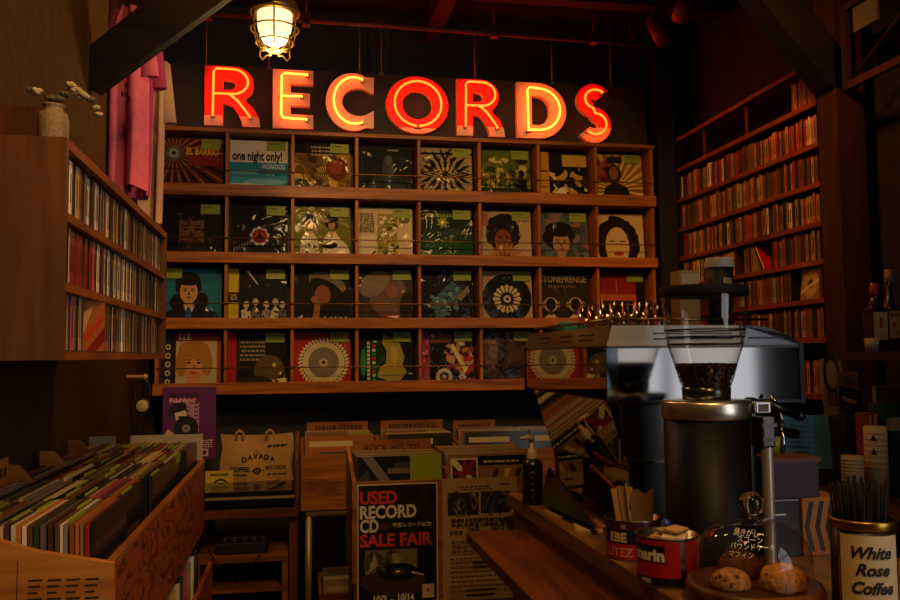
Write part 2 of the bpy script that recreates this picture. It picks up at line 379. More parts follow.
def L_C(w):
    o = arc(.56*w,.5,.56*w,62,298,28,.5)+[(w,.06),(w,.36)]+arc(.68*w,.5,.34*w,-48,-312,22,.24)+[(w,.66),(w,.94)]
    return [o], [arc(.58*w,.5,.42*w,66,294,22,.40)]
def L_O(w): return [arc(.5*w,.5,.5*w,0,350,35,.5), arc(.5*w,.5,.235*w,0,345,23,.25)], [arc(.5*w,.5,.37*w,-85,265,32,.39)]
def L_D(w):
    return [[(0,0),(.42*w,0)]+arc(.42*w,.5,.58*w,-90,90,20,.5)+[(0,1)], [(.30*w,.24),(.42*w,.24)]+arc(.42*w,.5,.24*w,-80,80,12,.26)+[(.30*w,.76)]], \
        [[(.20*w,.12),(.19*w,.84),(.24*w,.89)]+arc(.42*w,.5,.42*w,88,-88,20,.37)+[(.24*w,.13)]]
def L_S(w):
    def off(d):
        up, dn = [], []
        for i in range(33):
            u = i/32
            if u < .5: a = math.radians(35+235*u*2); c = (.52*w,.735); rx, ry = .30*w, .17
            else: a = math.radians(90-235*(u-.5)*2); c = (.50*w,.285); rx, ry = .31*w, .19
            up.append((c[0]+(rx+d*w)*math.cos(a), c[1]+(ry+d*.72)*math.sin(a))) if u < .5 else up.append((c[0]+(rx-d*w)*math.cos(a), c[1]+(ry-d*.72)*math.sin(a)))
        return up
    k = .185
    o = off(k); i = off(-k)
    return [o + i[::-1]], [off(0)[1:-1]]
LET = [('R', L_R, -.505, -.205, 1.0, RED_E, 'first letter R of the red neon RECORDS sign'), ('E', L_E, -.138, .084, 1, YEL_E, 'letter E of the RECORDS sign, pale plate with yellow-orange neon tube'),
       ('C', L_C, .154, .424, 1, YEL_E, 'letter C of the RECORDS sign, orange glow on an open round plate'), ('O', L_O, .492, .856, 1, RED_E, 'round red neon letter O in the middle of the RECORDS sign'),
       ('R', L_R, .905, 1.19, 1, RED_E, 'second letter R of the RECORDS sign, between O and D'), ('D', L_D, 1.263, 1.566, 1, YEL_E, 'letter D of the RECORDS sign, orange plate with yellow neon loop'),
       ('S', L_S, 1.625, 1.846, 1, RED_E, 'last letter S of the red neon RECORDS sign')]
RED_FACE = mat('#cc2012', .55)
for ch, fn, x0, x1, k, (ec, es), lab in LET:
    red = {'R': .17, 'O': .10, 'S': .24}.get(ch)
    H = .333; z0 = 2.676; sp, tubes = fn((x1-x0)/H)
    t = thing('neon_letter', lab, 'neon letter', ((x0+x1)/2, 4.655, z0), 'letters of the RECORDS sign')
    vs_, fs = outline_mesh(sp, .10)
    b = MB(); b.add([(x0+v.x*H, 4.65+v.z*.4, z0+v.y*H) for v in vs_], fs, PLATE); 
    if red is not None:                       # red face over the cream plate, its feet left bare
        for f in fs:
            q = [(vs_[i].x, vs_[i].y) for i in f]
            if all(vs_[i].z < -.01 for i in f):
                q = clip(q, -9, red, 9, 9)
                if q: b.add([(x0+u*H, 4.6290, z0+v*H) for u, v in q], [list(range(len(q)))], RED_FACE)
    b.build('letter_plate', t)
    TUBE = mat('#ffd0a0', .3, emit=ec, es=es)
    for q in tubes:
        P = [(x0+a*H, 4.600, z0+c*H) for a, c in q]
        P = [(P[0][0], 4.628, P[0][2])]+P+[(P[-1][0], 4.628, P[-1][2])]
        MB().tube(P, .0062, TUBE, 8).build('neon_tube', t)
        for e in (P[0], P[-1]): MB().cyl((e[0], 4.632, e[2]), .011, -.02, mat('#3a1812', .4), 10, 'y').build('tube_holder', t)

# ------------------------------------------------------------------ record rack on the back wall
RX = [-.379+.3525*k for k in range(-1, 8)]; RY0, RY1 = 4.60, 4.83
RAIL = [(2.284,2.345), (1.919,1.974), (1.563,1.618), (1.211,1.271)]; RTOP = 2.655
rk = thing('record_display_rack', 'wide four-tier pine rack of square cells holding face-out records below the neon sign', 'record rack', (.68, 4.72, 1.2))
px = PINE('x'); pz = PINE('z')
MB().box((RX[0]-.012,RY1,1.22),(RX[-1]+.012,RY1+.012,RTOP), wood('#2c160a','#4a2610','x')).build('back_panel', rk)
MB().box((RX[0]-.012,RY0,RTOP-.02),(RX[-1]+.012,RY1,RTOP), px).build('top_board', rk)
for z0, z1 in RAIL:
    MB().box((RX[0]-.012,RY0+.012,z0),(RX[-1]+.012,RY1,z0+.018), px).build('shelf_board', rk)
    MB().box((RX[0]-.016,RY0-.008,z0-.002),(RX[-1]+.016,RY0+.012,z1), px, .002).build('front_rail', rk)
    MB().tube([(RX[0],RY0+.004,z1+.078),(RX[-1],RY0+.004,z1+.078)], .0032, mat('#9a6a40', .35, metal=.7), 6).build('retaining_wire', rk)
for x in RX:
    MB().box((x-.0085,RY0+.013,1.229),(x+.0085,RY1,RTOP-.02), pz).build('divider', rk)

TAGG = '#87961a'
SLEEVE_EDGE = mat('#b9a98a', .6)
def rack_record(row, col, label, art, tagpos=True, name='vinyl_record', dx=0):
    z0 = RAIL[row][0]+.018; x = (RX[col]+RX[col+1])/2-.010+dx; h = .315
    t = thing(name, label, 'record', (x, 4.685, z0), 'records facing out on the wall rack')
    lean = math.radians(5)
    M = Matrix.Translation((x, 4.675, z0+.0009)) @ Matrix.Rotation(-lean, 4, 'X')
    b = MB().box((-h/2,0,0),(h/2,.005,h), SLEEVE_EDGE)
    art.put(b, lambda u, v, d: (-h/2+u*h, -d, v*h), film=.16); b.xf(M).build('printed_sleeve', t)
    if tagpos:
        q0 = -h/2+.002 if tagpos == 'near' else h/2-.115
        g = MB().box((q0,-.0092,h-.058),(q0+.103,-.0086,h-.004), mat(TAGG, .5)).box((q0+.010,-.0094,h-.022),(q0+.065,-.00925,h-.016), mat('#4a5210', .6)); g.xf(M).build('price_tag', t)
A = []
K, W = '#0d0b0a', '#d9cfb8'
# tier 1
a = Art('#6a2a1c'); a.rays(.17,.72,46,1.3,'#1b0f0a',.5); a.rays(.17,.72,23,1.3,'#b57a3a',.16); a.e(.17,.72,.13,'#3b4a4c'); a.star(.17,.72,.14,.06,16,'#8a9c9a'); a.e(.17,.72,.035,K)
a.r(.40,.50,1,.68,'#8a2d20'); a.t('EL BARRIO',.38,.70,.13,'#d8a428',.55,.03); A.append((0,0,'record with dark sunburst rays and yellow block lettering, at the rack corner nearest the shirts',a))
a = Art('#e6dcc2'); a.r(0,0,1,.60,'#2f8fa8'); a.e(.35,.30,.7,'#57b4c4',.16); a.e(.25,.12,.55,'#cfe3d8',.10); a.e(.28,.17,.10,'#f4e6b4',.06); a.r(0,0,1,.06,'#c07a34'); a.e(.75,.42,.3,'#1e7490',.06); a.e(.6,.25,.35,'#86cdd2',.05)
a.t('one night only!',.04,.64,.17,'#17120e',.86,.035); a.t('WORKDOG',.55,.49,.085,'#d8e2d8',.40,.02); A.append((0,1,'cream and sea-blue record titled one night only',a))
a = Art('#8a6420'); a.blobs(40,0,0,1,.75,['#a87c2a','#6b4a18','#c8a04a','#4a3512'],.10,3); a.e(.75,.52,.20,'#6a2418'); a.e(.72,.56,.13,'#8a3a22'); a.r(0,.80,1,1,'#171210'); a.e(.12,.18,.15,'#3a3a22'); a.e(.55,.08,.10,'#5a6a4a')
for i in range(9): a.p([(.05+i*.05,.75),(.07+i*.05,.75),(.5+i*.02,.1),(.48+i*.02,.1)],'#3a2610')
a.lines(3,.28,.76,.70,.97,'#b59a6a',4); A.append((0,2,'mustard record with a dark red planet disc and scribbled lines',a))
a = Art('#121214'); a.e(.55,.22,.34,'#2a2d30',.26); a.e(.56,.55,.10,'#3a3e42',.28); a.e(.57,.72,.07,'#50555a',.09); a.r(.08,.05,.09,.9,'#3a3630'); a.r(.55,.90,.75,.93,'#8a8678'); A.append((0,3,'nearly black record with a faint grey ghostly figure, top tier',a))
a = Art('#a8906a'); 
for n_, r0, r1, c in ((18,.52,.30,K),(14,.40,.20,'#a8906a'),(12,.33,.14,K),(10,.22,.10,'#b89f76'),(8,.15,.05,K)): a.star(.5,.5,r0,r1,n_,c)
a.blobs(60,0,0,1,1,[K,'#a8906a','#5a4630'],.035,9); a.r(0,.86,1,.9,K); A.append((0,4,'tan record covered in an intricate black ink mandala',a))
a = Art('#8f8a2c'); a.r(0,.62,1,1,'#5c6420'); a.e(.4,.80,.20,'#c9bb6a',.06); a.blobs(30,0,.55,1,.85,['#5c6420','#6f7428','#48541c'],.06,6); a.blobs(46,0,.30,1,.62,['#a69a38','#4c5a1c','#2a3412','#c9bb5a'],.06,5); a.r(0,0,1,.22,'#14140c'); a.r(0,.20,1,.26,'#2c3012')
for i in range(7): a.p([(.04+i*.09,.22),(.06+i*.09,.22),(.02+i*.1,.75)],'#1c240e')
a.e(.82,.55,.055,K,.065); a.p([(.70,.1),(.72,.42),(.82,.50),(.92,.42),(.94,.1)],K); a.e(.84,.80,.11,'#23240f',.07); A.append((0,5,'green jungle record with a person in silhouette at one edge',a))
a = Art('#1a130c'); a.r(.52,.72,1,.95,'#c9a544'); a.blobs(34,.28,.05,1,.75,['#b98a2c','#0f0c09','#e0c070','#3a2a12','#1a130c'],.085,12,.6); a.e(.5,.55,.13,'#c79a3c',.10,.7); a.e(.46,.60,.12,K,.05,.7); a.e(.80,.55,.12,'#c79a3c',.08,-.5); a.e(.83,.60,.11,K,.045,-.4); a.e(.50,.24,.14,'#e8dcb8',.07,.5); a.e(.70,.22,.13,'#b98a2c',.06,-.6); a.blobs(14,.3,.05,.95,.4,[K,'#e8dcb8','#8a6420'],.04,13,.5); a.r(0,0,.25,1,'#d69a2a'); a.r(.02,.6,.22,.63,K); a.e(.14,.02,.13,'#a02015'); a.r(.94,0,1,.12,'#a02015'); A.append((0,6,'record with a yellow paper side strip, red dot and tangled dark figures',a))
a = Art('#8d6a2c'); a.rays(.45,.3,26,1.3,'#d9b45a',.5); a.blobs(16,0,.5,.4,.9,['#7a2a1c','#9a4a2a','#3a1a12'],.10,8); a.e(.42,.60,.15,'#3a2414',.20); a.e(.42,.62,.09,'#8a5a34',.13); a.p([(.12,0),(.25,.35),(.45,.45),(.68,.34),(.8,0)],'#2a1a10'); a.r(.30,.82,.60,.95,'#2e2a3a'); a.e(.1,.16,.06,'#e6dcc0'); A.append((0,7,'record with pale yellow sun rays fanning behind a dark seated figure',a))
# tier 2
a = Art('#1a120d'); a.blobs(40,0,0,1,1,['#2a1c12','#120c09','#382414'],.12,21); a.face(.48,.50,.85,'#6e4a2c','#1e130c','#4a221a'); a.e(.48,.20,.30,'#2a1a10',.16,n=30,j=.15); a.e(.48,.33,.09,'#5a2a1e',.025); a.blobs(30,.25,.1,.72,.9,['#4a3020','#5a3c24','#2a1a10'],.03,23); a.e(.48,.95,.3,'#120c09',.16); a.e(.12,.5,.16,'#150e0a',.5); a.e(.86,.5,.17,'#150e0a',.5); A.append((1,0,'dark brown record filled by a shadowy long-haired face',a))
a = Art('#0f0d0c'); a.star(.52,.44,.20,.155,9,'#3c4a7a'); a.star(.52,.44,.18,.14,9,'#cfc8b8',.2); a.e(.52,.44,.13,'#a5201a'); a.e(.52,.46,.055,'#d8b03a'); a.p([(.42,.34),(.62,.34),(.52,.56)],'#7a1512'); a.e(.52,.44,.04,K)
for i in range(7): a.r(.08+i*.045,.16+i*.022,.10+i*.045,.24+i*.02,'#8a7a60')
A.append((1,1,'black record with one round red emblem ringed in blue and white',a))
a = Art('#6f6d1c'); a.r(0,.0,1,.12,'#585818')
for x_, c in ((.26,'#cfc4a0'),(.66,'#e0d6b4')):
    a.e(x_,.72,.125,K,.15,n=26,j=.08,seed=int(x_*50)); a.e(x_,.66,.06,'#b07a4e',.085); a.e(x_,.735,.07,K,.03);  a.p([(x_-.17,0),(x_-.14,.42),(x_-.05,.55),(x_+.05,.55),(x_+.15,.42),(x_+.2,0)],c); a.p([(x_-.05,.55),(x_,.42),(x_+.05,.55)],'#c48a5a'); a.blobs(14,x_-.12,.05,x_+.14,.4,['#5a7a4a','#a05a4a','#3a3a2a'],.025,int(x_*100))
a.e(.80,.20,.16,'#d8cfae',.22,.5); a.e(.62,.30,.14,K,.07); A.append((1,2,'olive record with two black-haired women in pale patterned dresses',a))
a = Art('#c9b890'); a.r(.36,.05,.72,.9,'#9a8a3c'); a.blobs(60,.37,.08,.72,.86,['#3a3a14','#c9b850','#6a6a20','#e0d6b0'],.035,31); a.lines(12,.03,.55,.30,.92,'#6a5c44',6); a.r(.02,.08,.32,.48,'#d8caa4'); a.p([(.12,.02),(.16,.02),(.34,.20),(.30,.20)],K); a.r(.84,.02,.88,.14,K); a.e(.85,.78,.10,'#6a6430',.05); A.append((1,3,'cream record with a vertical olive painting of a town',a))
a = Art('#174a1c'); a.r(0,.60,1,1,'#122c12'); a.r(0,.42,1,.60,'#143a16'); a.r(.04,.93,.62,1,'#0d1a0d'); a.lines(1,.16,.86,.64,.93,'#7f9a3a',3,.8); a.star(.44,.76,.13,.07,7,'#8a9a2c'); a.e(.44,.77,.05,'#c0b84a'); A.append((1,4,'plain deep green record with a small leafy emblem near its top',a))
a = Art('#b79c78'); a.e(.46,.60,.33,'#1a110d',.36,n=40,j=.06,seed=4); a.e(.46,.45,.16,'#7a3e20',.21); a.e(.40,.50,.03,K,.015); a.e(.53,.50,.03,K,.015); a.e(.46,.35,.055,'#b0402a',.02); a.star(.48,.04,.42,.26,22,'#a5743a'); a.star(.48,.0,.26,.16,16,'#6a3f1c'); a.r(.02,.72,.18,.95,'#b0605a'); a.e(.41,.3,.02,'#e8dcc0',.05); A.append((1,5,'beige record with a portrait under a huge round afro',a))
a = Art('#4a5450'); a.blobs(70,0,0,1,1,['#5a6a6c','#7a6a62','#3a4a40','#8a5a52','#2c3430'],.09,41); a.e(.42,.52,.30,'#17100d',.28,n=30,j=.08,seed=2); a.face(.46,.40,.55,'#a9825c','#17100d'); a.e(.42,.68,.26,'#17100d',.13); a.p([(.2,0),(.3,.14),(.62,.14),(.75,0)],'#3a5a52'); A.append((1,6,'grey-green floral record with a face under short tousled black hair',a))
a = Art('#cbb384'); a.r(.05,.62,.38,.72,'#dcae8a'); a.e(.47,.42,.44,'#1b120d',.52,n=44,j=.05,seed=7); a.e(.46,.36,.24,'#cfae78',.38); a.p([(.30,.93),(.38,.97),(.56,.93),(.46,.80)],'#1b120d'); a.e(.48,.22,.10,'#a8301f',.04); a.e(.36,.46,.07,K,.012); a.e(.57,.46,.07,K,.012); A.append((1,7,'cream record with a huge curly-haired drawn face and red lips',a))
# tier 3
a = Art('#1f6b86'); a.r(0,.75,1,1,'#1a5f7c'); a.e(.44,.70,.22,'#160f0c',.24,n=30,j=.07,seed=3); a.e(.26,.40,.12,'#160f0c',.14); a.e(.66,.42,.12,'#160f0c',.15); a.face(.45,.58,.5,'#c08a62','#160f0c'); a.e(.44,.82,.20,'#160f0c',.10); a.p([(.0,0),(.05,.22),(.3,.32),(.6,.32),(.92,.22),(1,0)],'#161a2a'); a.p([(.38,.32),(.45,.12),(.55,.32)],'#c9b8a0'); a.e(.45,.18,.05,'#2f4f8a',.14); A.append((2,0,'sky-blue record of a dark-haired singer in a navy jacket',a))
a = Art('#120f0d'); a.r(0,0,.17,1,'#c4ae20'); a.r(0,.40,.17,.58,K); a.lines(5,.02,.44,.15,.56,'#c4ae20',4)
for i,x_ in enumerate((.30,.46,.64,.80,.92)):
    a.e(x_,.36+.05*(i%2),.05,'#b8a98c',.065); a.p([(x_-.09,0),(x_-.07,.26),(x_,.30+.04*(i%2)),(x_+.07,.26),(x_+.09,0)],['#cfc4ac','#6a6052','#8a8270'][i%3]); a.blobs(6,x_-.06,.02,x_+.06,.3,[K,'#d8cfb8'],.03,60+i)
a.p([(.3,.95),(.5,.70),(.51,.71),(.34,.95)],'#cfc8b8'); A.append((2,1,'black record with a yellow paper side strip and a pale group photo',a))
a = Art('#14100d'); a.e(.58,.76,.34,'#7d6a50',.17,-.35); a.e(.56,.68,.30,K,.12,-.45); a.e(.50,.54,.14,'#8a5030',.18); a.p([(.30,0),(.42,.0),(.46,.34),(.40,.48),(.32,.48),(.36,.36)],'#a0652f'); a.e(.36,.47,.07,'#a0652f',.05,.5); a.e(.5,.46,.05,'#a0301f',.02)
for i in range(12): a.r(.50+i*.036,.06+.03*math.sin(i*1.9),.525+i*.036,.10+.05*abs(math.sin(i*1.3)),'#cfc4ae')
for i in range(4): a.r(.04+i*.03,.05+.02*i,.06+i*.03,.12+.02*i,'#cfc4ae')
A.append((2,2,'black record of a woman resting her chin under a wide brimmed hat',a))
a = Art('#3a3028'); a.e(.55,.55,.34,'#6a5040',.42); a.e(.30,.75,.30,'#82705e',.2,.6); a.e(.62,.62,.10,'#8a5a44',.12); a.r(0,0,1,.05,K); a.p([(.48,.18),(.78,.18),(.72,.08),(.55,.08)],'#9a2018'); a.p([(.52,.16),(.76,.17),(.70,.12)],'#e0d8c8'); a.e(.9,.3,.15,'#241c16',.3); A.append((2,3,'grey-brown record with a blurred close-up of red lips',a))  # pale slanted oval puts the glare into the cover colours
a = Art('#16130f'); a.p([(.12,.34),(.62,.82),(.86,.56),(.55,.38),(.45,.10),(.28,.06),(.30,.28)],'#40616e'); a.blobs(30,.22,.2,.7,.68,['#547c88','#2c4650','#6f98a0'],.05,71); a.p([(.66,.50),(.9,.72),(.94,.62),(.76,.44)],'#7a6a50'); A.append((2,4,'black record with a pale blue diagonal scatter shape',a))
a = Art('#b49a70'); a.e(.52,.48,.47,'#12100f',n=48); a.star(.52,.48,.27,.24,16,'#c9b48a'); a.e(.52,.48,.20,'#1a1512'); 
for i in range(16):
    an = 2*PI*i/16; a.e(.52+.20*math.cos(an),.48+.20*math.sin(an),.075,'#cbb78f',.026,an)
for i in range(16):
    an = 2*PI*(i+.5)/16; a.e(.52+.20*math.cos(an),.48+.20*math.sin(an),.05,'#1a1512',.010,an)
a.e(.52,.48,.07,'#c0ab82'); a.e(.52,.48,.03,K); A.append((2,5,'beige record with a big black disc and a ring of pale petals',a))
a = Art('#2f2418'); a.r(0,.76,1,1,'#241b12'); a.t('STONEFRENGE',.05,.80,.13,'#a08a68',.90,.02); a.t('BLACK IN SPACE',.22,.70,.05,'#8a7454',.55)
for x_ in (.24,.72):
    a.ring(x_,.38,.10,.135,'#b8a684'); a.e(x_,.38,.10,'#16110c',.12); a.p([(x_-.15,0),(x_-.13,.13),(x_-.05,.20),(x_+.05,.20),(x_+.13,.13),(x_+.15,0)],'#c0ac88'); a.r(x_-.03,.18,x_+.03,.27,'#4a3622'); a.e(x_-.15,.38,.035,'#8a7a60',.06); a.e(x_+.15,.38,.035,'#8a7a60',.06); a.blobs(5,x_-.1,.02,x_+.1,.15,['#6a5a40'],.02,int(x_*99))
A.append((2,6,'brown record titled STONEFRENGE with two helmeted figures',a))
a = Art('#1b1510'); a.r(0,.50,.82,1,'#8a1f1a'); a.r(0,.46,.82,.58,'#b0553a'); a.r(.82,0,1,1,'#18130f')
for i in range(11): a.p([(.03+i*.085,.0),(.03+i*.085,.36),(.05+i*.085,.44),(.075+i*.085,.36),(.085+i*.085,.0)],['#37301e','#2c2c20','#40301c'][i%3]); a.e(.055+i*.085,.42,.025,'#4a3a22',.035)
a.p([(.10,.30),(.12,.62),(.15,.30)],'#e0a850'); a.r(.42,.60,.44,.85,'#c0604a'); A.append((2,7,'record with a red upper half above a row of dark standing shapes',a))
# tier 4
a = Art('#b9a880'); a.r(0,0,.25,1,'#272038'); a.r(.25,.85,1,1,'#8a2f1c'); a.t('LLE',.30,.875,.10,'#d9c9a4',.30,.02); a.r(.93,0,1,.85,'#9a4a2a'); a.face(.55,.44,.70,'#c98a5c','#8a5a22','#b03a2a'); a.e(.55,.70,.26,'#a8742c',.16); a.e(.34,.48,.09,'#a8742c',.24); a.e(.77,.48,.09,'#a8742c',.24); a.p([(.30,0),(.4,.10),(.75,.12),(.93,.06),(.93,0)],'#5a6a3a'); a.e(.33,.12,.05,'#c0b060')
for i in range(5): a.e(.12,.75-.15*i,.045,'#b9a880',.05); a.e(.12,.75-.15*i,.02,'#272038',.025)
A.append((3,0,'magazine-like record of a blonde woman with a dark violet side strip',a))
a = Art('#17120e'); a.r(0,0,.14,1,'#a01c18'); a.lines(5,.20,.50,.62,.88,'#8a7c62',8,.55); a.r(.18,.46,.19,.92,'#5a4c38'); a.r(.62,.46,.63,.92,'#5a4c38'); a.e(.70,.30,.26,'#5a4a2c',.30); a.blobs(22,.45,.05,.95,.5,['#c9b070','#3a2c18','#e8d8a0','#6a5228'],.06,81); a.e(.45,.12,.32,'#2c2214',.12); A.append((3,1,'black record with a red side strip and gold glinting statue picture',a))  # gold blobs paint the bright glare at lower right into the print
a = Art('#a32a1e'); a.r(0,0,1,.10,'#cbb98e'); a.star(.52,.46,.46,.40,40,'#d8c9a0'); a.star(.52,.46,.405,.36,40,K,.04); a.e(.52,.46,.37,'#cdbd96',n=40); a.e(.52,.46,.27,'#7d7462',n=36); a.ring(.52,.46,.20,.21,'#6a6252'); a.e(.52,.46,.08,'#b8a988'); a.e(.52,.46,.03,K); a.lines(1,.40,.05,.82,.10,'#8a2018',7,.8); A.append((3,2,'red record with a black and white toothed wheel around a grey disc',a))
a = Art('#121016'); a.e(.28,.45,.20,'#123a1c',.35,n=26,j=.2,seed=5); a.p([(.46,.98),(.52,.92),(.66,.90),(.75,.80),(.84,.55),(.80,.40),(.88,.28),(.74,.10),(.62,.02),(.50,.14),(.34,.20),(.40,.36),(.50,.42),(.52,.66),(.44,.80)],'#a09238'); a.p([(.60,.80),(.70,.70),(.72,.5),(.64,.4),(.60,.55)],'#b8aa50')
for i in range(10): a.r(.17,.14+i*.07,.22,.19+i*.07,'#cfc8b0'); a.r(.26,.12+i*.075,.32,.17+i*.075,['#2a8a3a','#cfc8b0','#b02a20'][i%3])
a.e(.10,.45,.05,'#2a8a3a',.25); A.append((3,3,'black record with a mustard continent shape and green side lettering',a))
a = Art('#15110f'); a.r(0,0,.18,1,'#a03058'); a.blobs(8,.02,.1,.16,.9,['#15110f','#d87090'],.03,91); a.r(.2,.80,.6,.95,'#7a4a2a'); a.blobs(40,.5,.25,1,.8,['#a02a1e','#d8c8a0','#5a1812','#1c1512','#c08a4a'],.08,95); a.ring(.44,.18,.09,.15,'#d0c09a'); a.e(.44,.18,.09,'#3a3228'); a.e(.44,.18,.04,'#b09a6a'); a.blobs(24,.6,.02,1,.22,['#d8c8d0','#a04a6a','#3a2a2a'],.03,99); a.p([(.55,.75),(.62,.78),(.88,.30),(.82,.24)],'#d8c9a0'); A.append((3,4,'black record with a pink side strip and a red drum collage',a))
a = Art('#2a1c12'); a.blobs(30,0,0,1,1,['#1e140d','#3a2616','#4a341e'],.14,111); a.e(.2,.6,.14,'#6a4c2c',.3); a.r(.05,.78,.3,.84,'#8a6a40'); A.append((3,5,'dull brown record in the bottom tier beside the mirror-sided coffee machine',a))
for row, col, lab, art in A: rack_record(row, col, lab, art, tagpos='near' if (row, col) == (2,0) else (row, col) not in ((3,0),(1,7),(0,6),(2,6),(0,3)))
# ------------------------------------------------------------------ spines: cases of discs and records in bins
CASE = tint_mat('disc_case_print', .35, .5); CLEAR_EDGE = mat('#2a2018', .3, coat=.4)
SPINE = {'cream': '#c9b08a', 'brown': '#6a4426', 'black': '#1d1613', 'red': '#9a2218', 'orange': '#b86a2a', 'grey': '#857a70', 'white': '#d8cdbc', 'tan': '#a07848', 'dark green': '#2c3c24', 'dark blue': '#262e42', 'pink': '#a84a5a', 'yellow': '#b89a34'}
def rgba(h, k=1): c = lin(h); return (c[0]*k, c[1]*k, c[2]*k, 1)
ORD = ['top', 'second', 'third', 'fourth', 'fifth', 'sixth', 'seventh', 'lowest']
case_me = {}
def case_mesh(th, depth, h, axis):
    """one plastic case with a printed inlay on the spine (axis: the way its spine faces)"""
    key = (round(th,4), axis, h)
    if key in case_me: return case_me[key]
    b = MB()
    if axis == '+x': b.box((-depth,0,0),(-.001,th-.0008,h), CLEAR_EDGE).box((-.003,.0008,.003),(.0004,th-.0016,h-.003), CASE).box((.0003,th*.3,h*.25),(.0007,th*.62,h*.75), mat('#2a201a', .5))
    else: b.box((.001,0,0),(depth,th-.0008,h), CLEAR_EDGE).box((-.0004,.0008,.003),(.003,th-.0016,h-.003), CASE).box((-.0007,th*.3,h*.25),(-.0003,th*.62,h*.75), mat('#2a201a', .5))
    o = b.build('compact_disc_case'); case_me[key] = o.data; bpy.data.objects.remove(o); return case_me[key]
def put_case(x, y, z, th, axis, col, label, group, R, h=.125, lean=0, k=None):
    o = bpy.data.objects.new('compact_disc_case', case_mesh(th, .14, h, axis)); C.objects.link(o); o.location = (x, y, z)
    o.rotation_euler.x = lean
    o.color = rgba(SPINE[col], k or R.uniform(.7, 1.25)); tag(o, label, 'CD', group); return o

# ------------------------------------------------------------------ wall cabinet of discs on the left wall
cabw = wood('#4a2a10', '#6d421a', 'z', .8, .5); cabe = wood('#6a3412', '#96521e', 'y', 1, .45)
CX0, CX1, CY0, CY1 = XL, -.46, 1.765, 3.09
kb = thing('wall_disc_cabinet', 'brown wooden wall cabinet with three open shelves of discs, hung on the left wall', 'wall cabinet', (-.64, 2.4, 1.4))
MB().box((CX0,CY0,1.40),(CX1,CY0+.02,1.85), cabw).build('side_panel', kb)
MB().box((CX0,CY1-.02,1.40),(CX1,CY1,1.85), cabw).build('side_panel', kb)
MB().box((CX0,CY0+.02,1.83),(CX1,CY1-.02,1.85), cabe).build('top_board', kb)
CS = [1.683, 1.540, 1.400]
for z in CS: MB().box((CX0,CY0+.02,z),(CX1-.002,CY1-.02,z+.018), cabe).build('shelf_board', kb)
MB().box((CX0,CY0+.02,1.418),(CX0+.012,CY1-.02,1.83), cabw).build('back_panel', kb)
R = random.Random(11)
for r, z in enumerate(CS):
    y = CY0+.024; i = 0
    while y < CY1-.045:
        th = R.choice([.0105,.0105,.0125,.015,.020,.024]); col = R.choice(['cream','brown','black','grey','white','tan','white','brown','cream','tan','black','pink'])
        red = (r == 1 and .11 < y-CY0 < .30)
        if red: col, th = 'red', .024
        if r == 2 and i in (15, 45): y += .05 if i == 15 else .03
        put_case(-.478+R.uniform(-.004,.003), y, z+.018, th, '+x', col, f'{col} spined CD on the {["top","middle","bottom"][r]} shelf of the wall cabinet', f'{col} CDs on the {["top","middle","bottom"][r]} wall cabinet shelf', R, .125 if not red else .122, k=.9 if red else R.choice([.35,.6,.9,1.2,1.5]))
        y += th+.0006; i += 1
def face_out(y, ang, art, lab):
    b = MB().box((0,0,0),(.010,.138,.124), CLEAR_EDGE); art.put(b, lambda u,v,d: (.010+d,.002+u*.134,.002+v*.12), .3, .3)
    tag(b.xf(Matrix.Translation((-.495,y,1.4185)) @ Matrix.Rotation(ang,4,'Z')).build('compact_disc_case', origin=(-.49,y,1.418)), lab, 'CD')
a = Art('#b0602c'); a.p([(0,.2),(.5,.9),(.7,1),(0,.7)],'#d8a06a'); a.p([(.2,0),(1,.5),(1,.2),(.6,0)],'#8a1f16'); a.p([(.1,.1),(.9,.62),(.85,.7),(.1,.3)],'#c9382a')
GAP1 = [o.location.y for o in C.objects if o.name.startswith('compact_disc_case') and 'bottom shelf' in o.get('label','')]
GAP1.sort(); gy0 = max(zip(GAP1, GAP1[1:]), key=lambda p: p[1]-p[0])
face_out(gy0[1]-.052, 1.05-PI/2+.35, a, 'orange and red CD turned partly face out in the gap of the bottom cabinet shelf')
# jar of dried flowers and boards on top of the cabinet
vz = 1.85
t = thing('stoneware_jar', 'speckled beige stoneware jar holding dried pods, on top of the wall cabinet', 'vase', (-.512, 1.86, vz))
MB().lathe([(0,0),(.028,0),(.031,.006),(.031,.062),(.027,.074),(.019,.079),(.019,.088),(.023,.091),(.021,.093),(.015,.088),(.015,.03),(0,.03)], (-.512,1.86,vz), mat('#8a7450', .7, noise=.45, nscale=160, bump=.2), 28).build('jar_body', t)
t2 = thing('dried_flower_sprig', 'dried pale pods and blossoms drooping out of the speckled jar', 'dried flowers', (-.512, 1.86, vz+.032))
STEM = mat('#4a3a22', .8); BL = mat('#b8a878', .8, noise=.4, nscale=60); POD = mat('#5a5038', .8, noise=.4, nscale=80)
for P in ([(-.512,1.86,1.882),(-.508,1.86,1.95),(-.48,1.862,1.985),(-.455,1.87,1.98),(-.43,1.875,1.955),(-.425,1.876,1.93)], [(-.512,1.858,1.882),(-.515,1.855,1.95),(-.535,1.85,1.968),(-.555,1.85,1.965)], [(-.510,1.86,1.882),(-.505,1.858,1.945),(-.49,1.855,1.968)]):
    MB().tube(P, .0018, STEM, 6).build('stem', t2)
R2 = random.Random(4)
